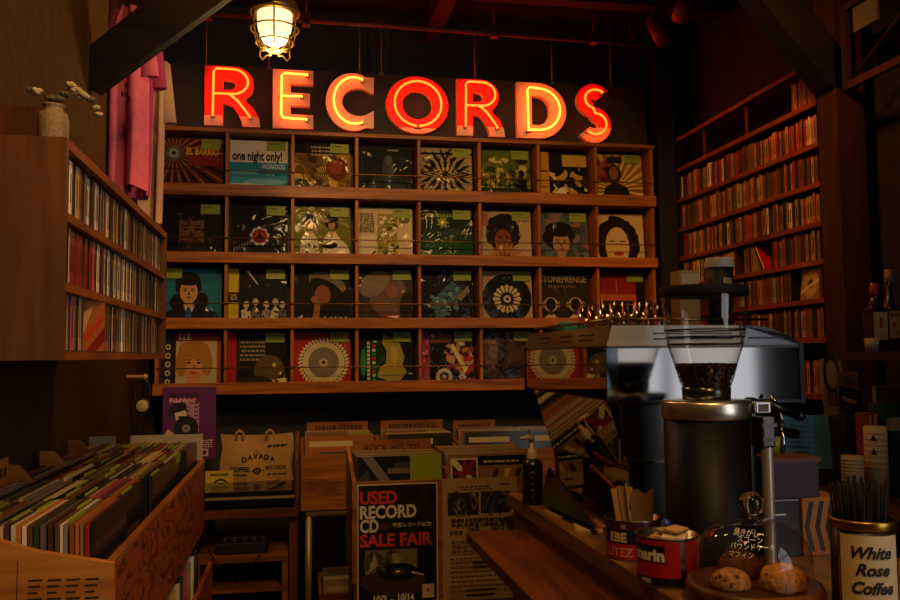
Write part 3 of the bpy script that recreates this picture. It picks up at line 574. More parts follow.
for (x,y,z,r,m_) in ((-.478,1.862,1.988,.011,BL),(-.468,1.865,1.975,.013,BL),(-.455,1.868,1.968,.013,BL),(-.440,1.872,1.962,.010,POD),(-.430,1.875,1.945,.009,BL),(-.425,1.876,1.930,.009,BL),(-.555,1.85,1.970,.009,POD),(-.543,1.85,1.966,.011,BL),(-.502,1.857,1.957,.013,POD),(-.490,1.855,1.966,.011,POD),(-.515,1.852,1.955,.012,POD)):
    b = MB()
    for k in range(6):
        a = k*PI/3+R2.uniform(-.3,.3); b.ball((x+.5*r*math.cos(a), y+.5*r*math.sin(a), z+R2.uniform(-.3,.3)*r), r*.62, m_, 10, .8)
    b.ball((x,y,z), r*.7, m_, 10); b.build('blossom', t2)
t = thing('leaning_wooden_board', 'dark reddish wooden board leaning behind the speckled jar', 'board', (-.64, 1.95, vz))
MB().box((-.70,0,0),(-.56,.012,.135), wood('#3a1a0c','#5c2a14','z')).xf(Matrix.Translation((0,2.0,vz)) @ Matrix.Rotation(math.radians(8),4,'X').inverted()).build('board_face', t)

# ------------------------------------------------------------------ T-shirts hanging in the corner
def shirt(name, label, cx_, y, ztop, L, half, m, rot, prints):
    t = thing(name, label, 't-shirt', (cx_, y, ztop), 'T-shirts hanging by the record rack')
    b = MB(); n = 22; rows = 16; vs_ = []; R = random.Random(len(label))
    ph = [R.uniform(0,6) for _ in range(3)]
    for sd in (-1, 1):
        for j in range(rows+1):
            v = j/rows; z = -L*v
            hw = half*(.42+.58*min(1, v/.10)) if v < .10 else half*(1+.03*math.sin(v*3))
            for i in range(n+1):
                u = -1+2*i/n; fold = (.012+.022*v)*math.sin(u*5+ph[0])+(.008*v)*math.sin(u*11+ph[1]+v*2)
                vs_.append((u*hw, sd*(.022*math.sqrt(max(0,1-u*u))+.002)+fold, z+.012*(1-abs(u))*(1-v)*-1 + (.008*math.sin(u*4+ph[2])*v)))
    N = (rows+1)*(n+1)
    fs = [(s_*N+j*(n+1)+i, s_*N+j*(n+1)+i+1, s_*N+(j+1)*(n+1)+i+1, s_*N+(j+1)*(n+1)+i) for s_ in (0,1) for j in range(rows) for i in range(n)]
    for j in range(rows):
        for i in (0, n): fs.append((j*(n+1)+i, (j+1)*(n+1)+i, N+(j+1)*(n+1)+i, N+j*(n+1)+i))
    b.add(vs_, fs, m, True)
    for i, (txt, x, z, h) in enumerate(prints):
        v, tr, wd = text_tris(txt, .03); k = h/.72
        def P(a, c):
            X = x+a*k; Z = z+c*k; u = max(-1, min(1, X/half)); vv = -Z/L
            return (X, -(.022*math.sqrt(max(0,1-u*u))+.002)+(.012+.022*vv)*math.sin(u*5+ph[0])+(.008*vv)*math.sin(u*11+ph[1]+vv*2)-.004, Z)
        b.add([P(a,c) for a,c in v], tr, mat('#2a1216', .8))
    M = Matrix.Translation((cx_,y,ztop)) @ Matrix.Rotation(rot,4,'Z')
    b.xf(M).build('shirt_body', t)
    for sd in (-1, 1):
        s_ = MB().lathe([(.012,.02),(.030,0),(.042,-.29),(.038,-.29),(.026,-.0)], (0,0,0), m, 14)
        s_.xf(M @ Matrix.Translation((sd*half*.86,0,-.03)) @ Matrix.Rotation(sd*-.08,4,'Y') @ Matrix.Diagonal((1,.6,1,1))).build('sleeve', t)
    hg = MB().tube([(-half*.8,0,-.045),(0,0,.03),(half*.8,0,-.045)], .005, mat('#2a1a10',.5), 6).tube([(0,0,.03),(0,0,.07),(.02,0,.09),(.02,0,.115),(0,0,.125)], .003, mat('#888078',.3,metal=.9), 6)
    hg.xf(M).build('hanger', t)
PINK = mat('#d8607a', .85, noise=.15, nscale=30); PINK2 = mat('#b03a68', .85, noise=.15, nscale=30); CREAM = mat('#d8b090', .85, noise=.15, nscale=30)
tr_ = thing('clothes_rail', 'dark rail under the ceiling carrying the pink and white T-shirts', 'clothes rail', (-.70, 4.0, 3.06))
MB().tube([(-.70,3.50,3.055),(-.70,4.55,3.055)], .010, mat('#2a201a',.4,metal=.6)).build('rail', tr_)
for y in (3.6, 4.5): MB().tube([(-.70,y,3.055),(-.70,y,ZC)], .006, mat('#2a201a',.4,metal=.6), 6).build('rail_drop', tr_)
shirt('hanging_shirt', 'pink T-shirt with small black lettering hanging in front, next to the brace', -.715, 3.70, 2.93, .80, .075, PINK, -.25, [('O',.0,-.30,.035),('III',-.02,-.36,.024),('IIII',-.03,-.40,.022),('IIIII',-.015,-.435,.024),('III',-.01,-.465,.016)])
shirt('hanging_shirt', 'magenta T-shirt squeezed behind the pink one, over the disc cabinet', -.70, 3.86, 2.93, .81, .07, PINK2, -.3, [])
shirt('hanging_shirt', 'off-white T-shirt hanging nearest the record rack', -.698, 4.14, 2.85, .80, .074, CREAM, -.3, [('III',-.06,-.46,.024),('IIII',-.06,-.50,.024),('III',-.05,-.54,.02),('IIII',-.06,-.58,.024)])

# ------------------------------------------------------------------ long plywood bin of records along the left wall
PLY = wood('#4a1d08', '#96461a', 'y', 1.0, .4, ply=True); BOX = wood('#96581a', '#c07c2a', 'x', .6, .6); EDGE = wood('#7a4418', '#a5662a', 'y')
BX0, BX1, BY0, BY1, BZ = -.80, -.36, 1.80, 3.475, .755
lb = thing('plywood_record_bin', 'long plywood bin packed with records standing along the left wall', 'record bin', (-.58, 2.6, 0))
MB().box((BX1-.016,BY0,.725),(BX1,BY1,.985), PLY).box((BX1-.017,BY0,.985),(BX1+.0005,BY1,.996), EDGE).build('side_panel', lb)
MB().box((BX0,BY0,.725),(BX0+.014,BY1,1.06), EDGE).build('side_panel', lb)
fp = MB().prism([(BX0,.25),(BX1+.002,.25),(BX1+.002,.995),(-.50,1.025),(-.631,1.07),(BX0,1.10)], 'y', BY0-.022, BY0-.002, BOX)
for i in range(7):                                  # brush strokes of an unreadable hand-written notice
    for k in range(4): fp.box((-.515+k*.035, BY0-.0226, .968-i*.012-k*.001),(-.515+k*.035+.026-.004*(i%3), BY0-.0219, .972-i*.012-k*.001), mat('#2a1408',.7))
fp.tube([(-.535,BY0-.0222,1.01),(-.535,BY0-.0222,.87),(-.365,BY0-.0222,.85)], .0012, mat('#3a1c0a',.7), 4)
for P in ([(-.61,.99),(-.60,1.01),(-.585,1.005),(-.585,.97),(-.575,.95),(-.60,.93)], [(-.47,.85),(-.45,.83),(-.47,.81),(-.45,.79)], [(-.62,.86),(-.60,.82),(-.61,.79)]): fp.tube([(a,BY0-.0222,c) for a,c in P], .002, mat('#6a3c12',.7), 4)
fp.build('front_panel', lb)
MB().box((BX0,BY1-.014,.725),(BX1,BY1,1.0), EDGE).build('end_panel', lb)
MB().box((BX0+.014,BY0,BZ-.014),(BX1-.016,BY1-.014,BZ), EDGE).build('bottom_board', lb)
ROW0 = [1.806+.3335*i for i in range(5)]
for y in ROW0[1:]: MB().prism([(BX0+.014,BZ),(-.46,BZ),(-.46,1.0),(-.70,1.06),(-.745,1.115),(BX0+.014,1.12)], 'y', y-.008, y-.002, BOX).build('divider_board', lb)
for y in (1.84, 3.43):
    for x in (BX0+.02, BX1-.06): MB().box((x,y-.02,0),(x+.04,y+.02,.725), mat('#2a160a',.6)).build('leg', lb)
MB().box((BX0,BY0,.33),(BX1+.02,BY1,.35), EDGE).build('lower_shelf', lb)
MB().box((BX1+.02,BY0+.1,.33),(BX1+.034,BY1,.60), PLY).build('lower_front_board', lb)
REC = tint_mat('record_sleeve_print', .45, .35); PAPER = mat('#8a6c44', .7)
rec_me = []
for th in (.0055, .0075, .0090):
    # spine faces -y, cover faces +x
    b = MB().box((0,.001,0),(th,.314,.314), REC).box((-.0002,-.0006,.0005),(th+.0002,.006,.3135), REC).box((th,.003,.002),(th+.0003,.313,.313), REC).box((th+.0003,.05,.05),(th+.0005,.24,.22), mat('#4a3424',.5)).box((-.0004,-.001,.10),(th*.6,-.0005,.22), mat('#3a2c22',.5))
    o = b.build('vinyl_record'); rec_me.append((th, o.data)); bpy.data.objects.remove(o)
tg = MB().box((-.0004,.02,.285),(.0060,.13,.318), mat(TAGG,.5)).build('price_tag'); tag_me = tg.data; bpy.data.objects.remove(tg)
R = random.Random(5)
for r, y in enumerate(ROW0):
    x = BX0+.042; xe = [-.398, -.412, -.392, -.395, -.388][r]
    while x < xe:
        th, me = R.choice(rec_me); col = ('black' if x > xe-.012 else R.choice(['cream','tan','brown','black','grey','white','white','tan','brown','red','dark blue','orange','pink','dark green','cream','black','brown','tan']))
        o = bpy.data.objects.new('vinyl_record', me); C.objects.link(o); ry = -.055+.035*(x-BX0)/.44
        o.location = (x, y+R.uniform(.002,.006), BZ+.0008+R.choice([0,0,.002,.005])); o.rotation_euler = (0, ry, 0); o.color = rgba(SPINE[col], R.choice([.3,.5,.75,1.0]))
        tag(o, f'{col} sleeved record in the {["first","second","third","fourth","fifth"][r]} row of the plywood bin from its handwritten front', 'record', f'{col} sleeves in bin row {["one","two","three","four","five"][r]}')
        if R.random() < .20:
            g = bpy.data.objects.new('price_tag', tag_me); C.objects.link(g); g.parent = o; g.location = (0, R.choice([.02,.15]), 0)
        x += th+R.choice([.0013,.002,.003,.005])
t = thing('wooden_index_card', 'small orange-brown wooden name board standing at the near wall end of the bin', 'index board', (-.765, 2.3, 1.065))
ib = MB().box((-.006,0,0),(0,.275,.075), BOX)
for i in range(8): ib.box((-.0005,.03+i*.03,.025),(.0006,.048+i*.03,.05), mat('#4a2610',.7))
ib.xf(Matrix.Translation((-.765,2.17,1.065))).build('name_board', t)
for i, (x0, x1, z1, lab) in enumerate(((-.80,-.70,1.10,'short white card standing in the far wall corner of the plywood bin'), (-.645,-.37,1.10,'wide white card standing at the far end of the plywood bin'))):
    tag(MB().box((x0,BY1+.004,.98),(x1,BY1+.007,z1), mat('#a8987c',.7)).build('white_divider_card', origin=(x0,BY1,.98)), lab, 'card')
for i in range(16):
    col = ['white','dark blue','yellow','cream','dark green','pink','grey'][i%7]
    o = bpy.data.objects.new('vinyl_record', rec_me[1][1]); C.objects.link(o); o.location = (BX1-.014, BY0+.13+i*.095, .353); o.rotation_euler = (0,.02,PI/2+.18); o.color = rgba(SPINE[col])
    tag(o, f'{col} sleeve half hidden on the shelf beneath the plywood bin', 'record', f'{col} sleeves beneath the plywood bin')

# ------------------------------------------------------------------ headphones on the wall, violet flyer, tote bag, turntable corner
t = thing('headphones', 'black headphones with cream ear pad hanging on a peg below the disc cabinet', 'headphones', (-.79, 4.35, 1.30))
HB = [(-.752+.036*math.cos(math.radians(90+i*15)), 4.33, 1.238+.066*math.sin(math.radians(90+i*15))) for i in range(24)]
MB().tube(HB, .0075, mat('#15120f',.5), 8, True).build('headband', t)
MB().lathe([(0,.0),(.036,.0),(.038,.006),(.034,.026),(0,.026)], (-.745,4.300,1.172), mat('#1a1512',.5), 24, 'y').lathe([(0,-.004),(.028,-.004),(.030,.0),(0,.0)], (-.745,4.2995,1.172), mat('#b8a468',.6), 24, 'y').build('ear_cup', t)
tag(MB().cyl((-.824,4.33,1.315), .009, .085, mat('#a8845c',.5), 12, 'x').ball((-.739,4.33,1.315), .014, mat('#c0a078',.5), 12).build('wall_peg', origin=(-.8,4.33,1.315)), 'pale round wall peg the headphones hang from', 'peg')
a = Art('#5c1a6a', .72); a.t('BlackNight!',.12,.86,.06,'#1c1020',.76,.05); a.t('PideNight?',.12,.79,.06,'#d8a0c0',.76,.05)
for i in range(7): a.t('Night?',.44,.73-i*.058,.05,'#c890b4',.46,.04)
a.e(.20,.66,.11,'#2a2450',.10,n=20,j=.12,seed=3); a.e(.30,.68,.15,'#1c1020',.11,n=24,j=.08,seed=5); a.p([(.22,.64),(.42,.68),(.46,.56),(.38,.48),(.26,.52)],'#d8c8c0'); a.p([(.28,.60),(.42,.60),(.40,.57),(.30,.57)],'#1c1020'); a.e(.44,.43,.23,'#141016',.17); a.e(.44,.43,.08,'#8a8488',.055); a.e(.44,.43,.02,'#141016',.015); a.p([(.0,.3),(.1,.42),(.22,.36),(.2,.30)],'#c9b48a'); a.lines(4,.68,.16,.94,.28,'#d8b8cc',2); a.r(.70,.04,.86,.14,'#c9b8a8'); a.r(.73,.06,.83,.12,'#5c1a6a')
b = MB().box((-.69,4.572,.875),(-.42,4.574,1.252), mat('#5c1a6a',.5)); a.put(b, lambda u,v,d: (-.69+u*.27,4.572-d,.875+v*.377), .5, .1)
tag(b.build('night_flyer', origin=(-.555,4.573,.875)), 'purple flyer with repeated pink lettering taped below the corner record', 'poster')

TW = wood('#4a240e','#6d3a18','x')
tb = thing('corner_turntable_table', 'plain wooden corner table carrying the closed turntable', 'table', (-.2, 4.1, 0))
MB().box((-.46,3.80,.70),(.005,4.55,.735), TW).build('table_top', tb)
for x, y in ((-.03,3.83),(-.45,4.5),(-.03,4.5)): MB().box((x,y,0),(x+.035,y+.035,.70), wood('#4a240e','#6d3a18','z')).build('leg', tb)
t = thing('turntable', 'black turntable with a dark dust cover on the corner table', 'turntable', (-.2, 3.98, .735))
DK = mat('#0e0d0d', .25, coat=.4)
MB().box((-.43,3.82,.748),(-.005,4.13,.782), DK, .008).build('plinth', t)
MB().lathe([(0,.782),(.145,.782),(.148,.786),(.145,.790),(0,.790)], (-.25,3.98,0), mat('#1a1716',.3), 40).build('platter', t)
MB().box((-.428,3.825,.784),(-.008,4.13,.812), mat('#17120f', .12, spec=.6), .006).box((-.428,3.819,.779),(-.008,3.826,.790), mat('#8a7458',.35,coat=.3)).build('dust_cover', t)
for x in (-.40,-.05):
    for y in (3.86,4.09): MB().cyl((x,y,.735), .018, .016, mat('#1c1815',.6), 14).build('foot', t)
MB().tube([(-.06,4.05,.815),(-.09,3.95,.819),(-.12,3.88,.816)], .005, mat('#8a8a88',.3,metal=.9)).build('arm_lift', t)
bx = thing('low_wooden_shelf_box', 'small open wooden shelf box under the corner table', 'shelf unit', (-.22, 3.9, 0))
for lo, hi, n_ in (((-.42,3.72,.0),(-.40,4.1,.53),'side_panel'), ((-.06,3.72,.0),(-.035,4.1,.53),'side_panel'), ((-.42,3.715,.53),(-.035,4.1,.55),'top_board'), ((-.40,3.73,.40),(-.06,4.1,.415),'shelf_board'), ((-.40,3.73,.05),(-.06,4.1,.065),'shelf_board'), ((-.40,4.085,.05),(-.06,4.1,.53),'back_panel')):
    MB().box(lo, hi, wood('#5a3212','#7d4c1e','x')).build(n_, bx)
t = thing('black_mixer', 'small black audio mixer on top of the low shelf box', 'mixer', (-.2, 3.9, .55))
MB().box((-.34,3.78,.555),(-.12,4.0,.60), mat('#131212',.4), .006).build('case_body', t)
for k in range(5): MB().cyl((-.31+k*.042,3.83,.60), .009, .014, mat('#3a3836',.3), 12).build('knob', t)
MB().box((-.32,3.88,.600),(-.14,3.98,.606), mat('#2a2826',.3)).build('fader_plate', t)
tag(MB().tube([(-.40,3.785,.74),(-.39,3.77,.66),(-.36,3.70,.58),(-.30,3.69,.50),(-.25,3.69,.455),(-.20,3.69,.50),(-.14,3.71,.58),(-.11,3.76,.61),(-.10,3.85,.615)], .003, mat('#080807',.7,spec=.2), 6).build('audio_cable', origin=(-.3,3.7,.5)), 'thin black cable looping in front of the low shelf box', 'cable')
t = thing('cardboard_carton', 'open cardboard carton inside the low shelf box', 'carton', (-.23, 3.9, .065))
CB = mat('#7d5a30',.8); b = MB().box((-.38,3.76,.0655),(-.10,4.0,.27), CB); b.build('carton_body', t)
MB().prism([(-.38,.27),(-.24,.33),(-.23,.33),(-.375,.265)], 'y', 3.76, 4.0, CB).build('flap', t); MB().prism([(-.23,.325),(-.10,.275),(-.10,.27),(-.23,.32)], 'y', 3.77, 3.99, CB).build('flap', t)
# tote bag
tt = thing('tote_bag', 'beige cloth tote bag printed with a coffee shop emblem, standing behind the turntable', 'tote bag', (-.19, 4.22, .735))
b = MB(); n = 14; CL = mat('#b08a58', .9, noise=.12, nscale=40, bump=.15); R3 = random.Random(3)
tx0, tx1, tz0, tz1 = -.362, -.018, .735, 1.032
def bagy(u, v): return 4.215-.018*math.sin(PI*u)*math.sin(PI*min(1,v*1.1))+.006*math.sin(u*9+v*4)+.004*math.sin(u*17-v*9)
for sd, off in ((0,0),(1,.055)):
    vs_ = [(tx0+(tx1-tx0)*i/n+(.006*math.sin(j*.7)), bagy(i/n,j/n)+off*(1-.8*j/n)+.001*sd, tz0+(tz1-tz0)*j/n-.008*math.sin(PI*i/n)*(j/n)) for j in range(n+1) for i in range(n+1)]
    b.add(vs_, [(j*(n+1)+i, j*(n+1)+i+1, (j+1)*(n+1)+i+1, (j+1)*(n+1)+i) for j in range(n) for i in range(n)], CL, True)
a = Art('#b08a58', 1.15); INK = '#2a1c12'
for i, ch in enumerate('DAVADA'): 
    an = -.35+.14*i; a.t(ch,.29+.077*i,.555+.055*math.cos((i-2.5)*.62),.085,INK,.07,.05)
a.t('The',.46,.70,.05,INK,.08,.0,.3); a.t('COFFEE',.13,.40,.075,INK,.27,.04); a.t('RECORDS',.62,.42,.065,INK,.28,.02); a.ring(.50,.41,.03,.055,INK,18); a.e(.5,.41,.015,INK); a.r(.41,.405,.59,.415,INK)
a.lines(1,.14,.33,.38,.36,INK,3,.8); a.lines(1,.62,.33,.9,.36,INK,5,.8); a.r(.20,.17,.36,.22,INK); a.r(.52,.19,.82,.235,INK); a.blobs(12,.40,.10,.62,.24,[INK],.022,8,.6); a.blobs(8,.44,.05,.60,.12,[INK],.016,18,.6); a.lines(1,.62,.80,.92,.84,INK,6,.8)
a.put(b, lambda u,v,d: (tx0+(tx1-tx0)*u, bagy(u,v)-.0015-d, tz0+(tz1-tz0)*v-.008*math.sin(PI*u)*v), .9, 0, base=False)
b.build('bag_body', tt)
for x in (-.275,-.13): MB().tube([(x-.016,4.216,1.0),(x-.016,4.215,1.036),(x,4.214,1.048),(x+.016,4.215,1.036),(x+.016,4.216,1.0)], .007, CL, 8).build('strap', tt)
b = MB().box((-.43,0,0),(-.30,.002,.125), mat('#a8921c',.6)); a = Art('#b89a20'); a.ring(.55,.4,.22,.30,K,20); a.lines(1,.15,.80,.85,.92,K,5,.8); a.r(.1,.08,.9,.12,K); a.put(b, lambda u,v,d: (-.43+.13*u,-d,v*.125), .6, 0)
tag(b.xf(Matrix.Translation((0,4.16,.738)) @ Matrix.Rotation(-.12,4,'X')).build('yellow_card', origin=(-.36,4.16,.738)), 'yellow printed card leaning beside the tote bag', 'card')
b = MB().box((-.006,4.10,.735),(.012,4.34,1.03), wood('#6a3a18','#8d5626','z')); b.cyl((.003,4.098,.98), .004, .003, K and mat('#1a100a',.5), 8, 'y').cyl((.003,4.098,.90), .004, .003, mat('#1a100a',.5), 8, 'y')
tag(b.build('upright_wooden_batten', origin=(0,4.2,.735)), 'narrow upright wooden panel between the tote bag and the crates', 'panel')
# ------------------------------------------------------------------ poster bin in the middle and crates below the rack
CR = wood('#6a3c14','#a4682a','x'); CRZ = wood('#6a3c14','#a4682a','z')
pb = thing('poster_record_bin', 'wooden record bin on legs with two posters on its front panel', 'record bin', (.53, 3.2, 0))
PX0, PX1, PY0, PY1 = .196, .885, 3.012, 3.40
MB().prism([(PY0,.60),(PY1,.60),(PY1,1.045),(PY0,.955)], 'x', PX0, PX0+.014, wood('#6a3c14','#a4682a','y')).build('side_panel', pb)
MB().prism([(PY0,.60),(PY1,.60),(PY1,1.045),(PY0,.955)], 'x', PX1-.014, PX1, wood('#6a3c14','#a4682a','y')).build('side_panel', pb)
MB().box((PX0+.014,PY0,.50),(PX1-.014,PY0+.014,.955), CR).build('front_panel', pb)
MB().box((PX0+.014,PY1-.014,.60),(PX1-.014,PY1,1.02), CR).build('back_panel', pb)
MB().box((PX0+.014,PY0+.014,.711),(PX1-.014,PY1-.014,.725), CR).build('bottom_board', pb)
MB().box((.536,PY0+.014,.725),(.544,PY1-.014,.99), CRZ).build('divider', pb)
for x in (PX0+.02, PX1-.05):
    for y in (PY0+.03, PY1-.05): MB().tube([(x,y,0),(x,y,.711)], .014, mat('#8a7a66',.35,metal=.7), 10).build('leg', pb)
# posters on its front
a = Art('#15110f', .70); RD, WH = '#c0392f', '#cfc6b8'
a.blobs(26,.5,.45,1,1,['#1e1713','#2a1e16','#120e0c'],.10,3); 
for s_, y, c, wd in (('USED',.835,RD,.46),('RECORD',.715,WH,.70),('CD',.600,WH,.23),('SALE FAIR',.480,RD,.90)): a.t(s_,.035,y,.105,c,wd,.035)
a.t('中古レコード&CD',.44,.635,.032,WH,.48,.01); a.e(.33,.64,.06,'#4a2a18',.03)
a.r(.10,.20,.74,.45,'#6a604c'); a.blobs(20,.12,.24,.72,.44,['#8a8068','#4a4434','#9a9078','#332c22'],.06,7); a.r(.74,.12,1,.46,'#0e0b0a'); a.p([(.06,.24),(.40,.30),(.84,.22),(.80,.08),(.30,.05),(.04,.16)],'#3a2a1c'); a.e(.50,.26,.25,'#0f0d0c',.075); a.e(.50,.265,.09,'#3a3430',.028); a.e(.50,.267,.03,'#c9c0b0',.010); a.p([(.66,.25),(.82,.22),(.83,.23),(.67,.265)],'#b8b0a0'); a.p([(.2,.44),(.26,.44),(.36,.27),(.30,.27)],'#4a4232')
a.r(.80,.035,.95,.15,'#b8a488'); a.e(.875,.10,.02,RD,.02); a.t('10/3',.20,.015,.06,WH,.16,.04); a.t('~',.40,.02,.05,WH,.06); a.t('10/14',.50,.02,.06,WH,.20,.04); a.lines(1,.04,.02,.18,.06,WH,2)
for x0,y0,x1,y1 in ((0,0,1,.012),(0,.988,1,1),(0,0,.016,1),(.984,0,1,1)): a.r(x0,y0,x1,y1,'#c9b99c')
def sheet(name, art, x0, x1, y, z0, z1, base, label, tilt=0, rough=.4):
    b = MB().box((x0,-.0015,z0),(x1,0,z1), mat(base,.6)); art.put(b, lambda u,v,d: (x0+u*(x1-x0),-.0015-d,z0+v*(z1-z0)), rough, .3)
    b.xf(Matrix.Translation((0,y,0))); return tag(b.build(name, origin=((x0+x1)/2,y,z0)), label, 'poster')
sheet('sale_poster', a, .212, .502, 3.010, .525, .948, '#15110f', 'dark poster with red and white USED RECORD CD SALE FAIR lettering')
a = Art('#a58a66', .70); IK = '#3a2c20'
a.lines(2,.22,.905,.66,.945,IK,4,.6); a.r(.78,.94,.92,.95,IK); a.r(.07,.70,.48,.885,'#2a231c'); a.r(.51,.71,.91,.89,'#2a231c')
a.blobs(34,.08,.71,.47,.88,['#4a4034','#6a5c48','#1a1612','#8a7a60'],.035,5,.5); a.blobs(34,.52,.72,.90,.88,['#4a4034','#5a4c3a','#1a1612'],.035,6,.5)
a.lines(2,.10,.62,.90,.69,IK,8,.5); a.t('10/3',.34,.555,.045,IK,.15,.05); a.t('10/14',.64,.56,.045,IK,.18,.05); a.lines(1,.08,.56,.26,.59,IK,9); a.lines(3,.10,.40,.60,.52,IK,10,.3); a.lines(7,.08,.12,.86,.38,IK,11,.25); a.r(.38,.30,.62,.325,IK); a.r(.30,.08,.68,.10,IK)
sheet('notice_sheet', a, .520, .800, 3.010, .52, .955, '#a58a66', 'cream notice sheet with two small photographs beside the sale poster')
# records in the two compartments: covers face the front
fr_me = []
for th in (.005, .008):
    b = MB().box((-.157,0,0),(.157,th,.314), PAPER).box((-.1565,-.0004,.001),(.1565,.001,.3135), REC).box((-.157,.001,.313),(.157,th-.001,.3146), REC).box((-.157,-.0002,.001),(-.150,th,.313), mat('#9a8664',.6)).box((-.09,-.0007,.06),(.09,-.0003,.24), mat('#4a3828',.5)).box((-.14,-.0007,.265),(.06,-.0003,.29), mat('#b8a888',.5))
    o = b.build('vinyl_record'); fr_me.append((th, o.data)); bpy.data.objects.remove(o)
tgf = MB().box((.045,-.0016,.232),(.154,-.0009,.3155), mat(TAGG,.4,coat=.3)).build('price_tag'); tagf_me = tgf.data; bpy.data.objects.remove(tgf)
def front_stack(x, y0, y1, z, n, label, group, seed, lean=.10, tags=.3, cols=('cream','tan','brown','black','white','red','dark blue','orange','grey')):
    R = random.Random(seed); step = (y1-y0)/n; n_of = {}
    for i in range(n):
        th, me = R.choice(fr_me); c = R.choice(cols)
        o = bpy.data.objects.new('vinyl_record', me); C.objects.link(o); o.location = (x+R.uniform(-.002,.002), y0+i*step, z+.0018); o.rotation_euler = (-lean-.03*i/n, 0, 0); o.color = rgba(SPINE[c], R.uniform(.4,.9))
        tag(o, f'{c} sleeved record standing in {label}', 'record', f'{c} sleeves in {group}')
        if i and R.random() < tags:
            g = bpy.data.objects.new('price_tag', tagf_me); C.objects.link(g); g.parent = o
def cover_record(x, y, z, art, label, lean=.10, edge='#b79f78', tagp=True):
    t = thing('vinyl_record', label, 'record', (x, y, z)); M = Matrix.Translation((x,y,z+.001)) @ Matrix.Rotation(-lean,4,'X')
    b = MB().box((-.157,0,0),(.157,.004,.314), mat(edge,.6)); art.put(b, lambda u,v,d: (-.157+.314*u,-d,.314*v), .4, 0, film=.8); b.xf(M).build('printed_sleeve', t)
    if tagp: MB().box((.035,-.010,.225),(.152,-.0095,.316), mat(TAGG,.15,coat=.9)).xf(M).build('price_tag', t)
front_stack(.373, 3.045, 3.25, .725, 20, 'the compartment behind the sale poster', 'the sale poster compartment', 3, tags=.25)
front_stack(.7075, 3.045, 3.33, .725, 24, 'the compartment behind the notice sheet', 'the notice sheet compartment', 4, tags=.25)
a = Art('#1a1a1e'); a.blobs(24,0,0,1,1,['#24242a','#121216','#2e2e34','#3a3a42'],.12,7); a.p([(.05,1),(.18,1),(.40,.70),(.30,.66)],'#6a6a70'); a.r(.35,.80,.62,.86,'#6a6050'); a.e(.5,.4,.2,'#2a2a30',.3); cover_record(.373, 3.032, .725, a, 'black record with a lime price tag at the front of the poster bin', .08)
a = Art('#8a6840'); a.r(.03,.60,.36,.95,'#c9bba0'); a.r(.05,.62,.34,.93,'#1c2230'); a.p([(.05,.62),(.10,.62),(.34,.88),(.34,.93),(.29,.93),(.05,.67)],'#7a2a22'); a.p([(.05,.93),(.10,.93),(.34,.67),(.34,.62),(.29,.62),(.05,.88)],'#cfc4b0'); a.r(.17,.62,.22,.93,'#7a2a22'); a.r(.05,.755,.34,.80,'#7a2a22'); a.r(.36,.86,.95,.97,K); a.lines(1,.42,.89,.88,.94,'#c9bba0',3)
for i in range(5): a.p([(.36+i*.14,.30),(.42+i*.14,.30),(.62+i*.14,.82),(.56+i*.14,.82)],['#3a2014','#c9a870'][i%2])
cover_record(.7075, 3.032, .725, a, 'tan record with a small crossed flag picture at the front of the poster bin', .08, tagp=False)
def top_board(x0, x1, y, z0, h, txt, label):
    z0 += .0015; b = MB().box((x0,y,z0),(x1,y+.008,z0+h), CR); A_ = Art('#92541f', (x1-x0)/.06)
    zt = z0+h-.06
    if txt: A_.t(txt,.14,.28,.42,'#38200f',.72,.02)
    else: A_.lines(1,.12,.35,.9,.75,'#4a2a14',int(x0*100)+5,.9)
    A_.put(b, lambda u,v,d: (x0+u*(x1-x0), y-d, zt+v*.06), .6, 0, base=False)
    return tag(b.build('index_board', origin=((x0+x1)/2,y,z0)), label, 'index board')
top_board(.222, .530, 3.330, .725, .345, "ROCK '60S-'70S", "wooden index board lettered ROCK '60S-'70S rising behind the sale poster")
# back crates
for k, (x0, x1, lab, s1, s2, tx) in enumerate(((.020,.378,'wooden record crate beside the tote bag, its knotty front board showing','the knotty crate beside the tote bag','the knotty crate',2), (.392,.765,'middle wooden record crate under the rack, behind the sale poster','the middle crate below the rack','the middle crate',5), (.779,1.47,'wide wooden record crate under the rack, behind the soap bottle','the wide crate below the rack','the wide crate',8))):
    y0, y1 = 3.88, 4.32
    c = thing('record_crate', lab, 'crate', ((x0+x1)/2, 4.1, .708))
    MB().box((x0,y0,.708),(x1,y0+.014,.957), CR).build('front_panel', c); MB().box((x0,y1-.014,.708),(x1,y1,1.0), CR).build('back_panel', c)
    for x in (x0, x1-.012): MB().prism([(y0+.014,.708),(y1-.014,.708),(y1-.014,1.0),(y0+.014,.957)], 'x', x, x+.012, wood('#6a3c14','#a4682a','y')).build('side_panel', c)
    MB().box((x0+.012,y0+.014,.708),(x1-.012,y1-.014,.722), CR).build('bottom_board', c)
    if k == 2:
        front_stack(.952, y0+.03, y1-.105, .722, 13, 'the near half of the wide crate below the rack', 'the near half of the wide crate', 21); front_stack(1.285, y0+.03+.01, y1-.105, .722, 9, 'the far half of the wide crate below the rack', 'the far half of the wide crate', 22)
        top_board(.80, 1.02, y1-.05, .722, .345, None, 'dark-lettered wooden index board in the wide crate behind the soap bottle')
    else:
        front_stack((x0+x1)/2, y0+.03, y1-.105, .722, 13, s1, s2, 31+k); top_board(x0+.03, x1-.022, y1-.05, .722, .352, None, ('faintly lettered wooden index board in the knotty crate beside the tote bag','faintly lettered wooden index board in the middle crate under the rack')[k])
    
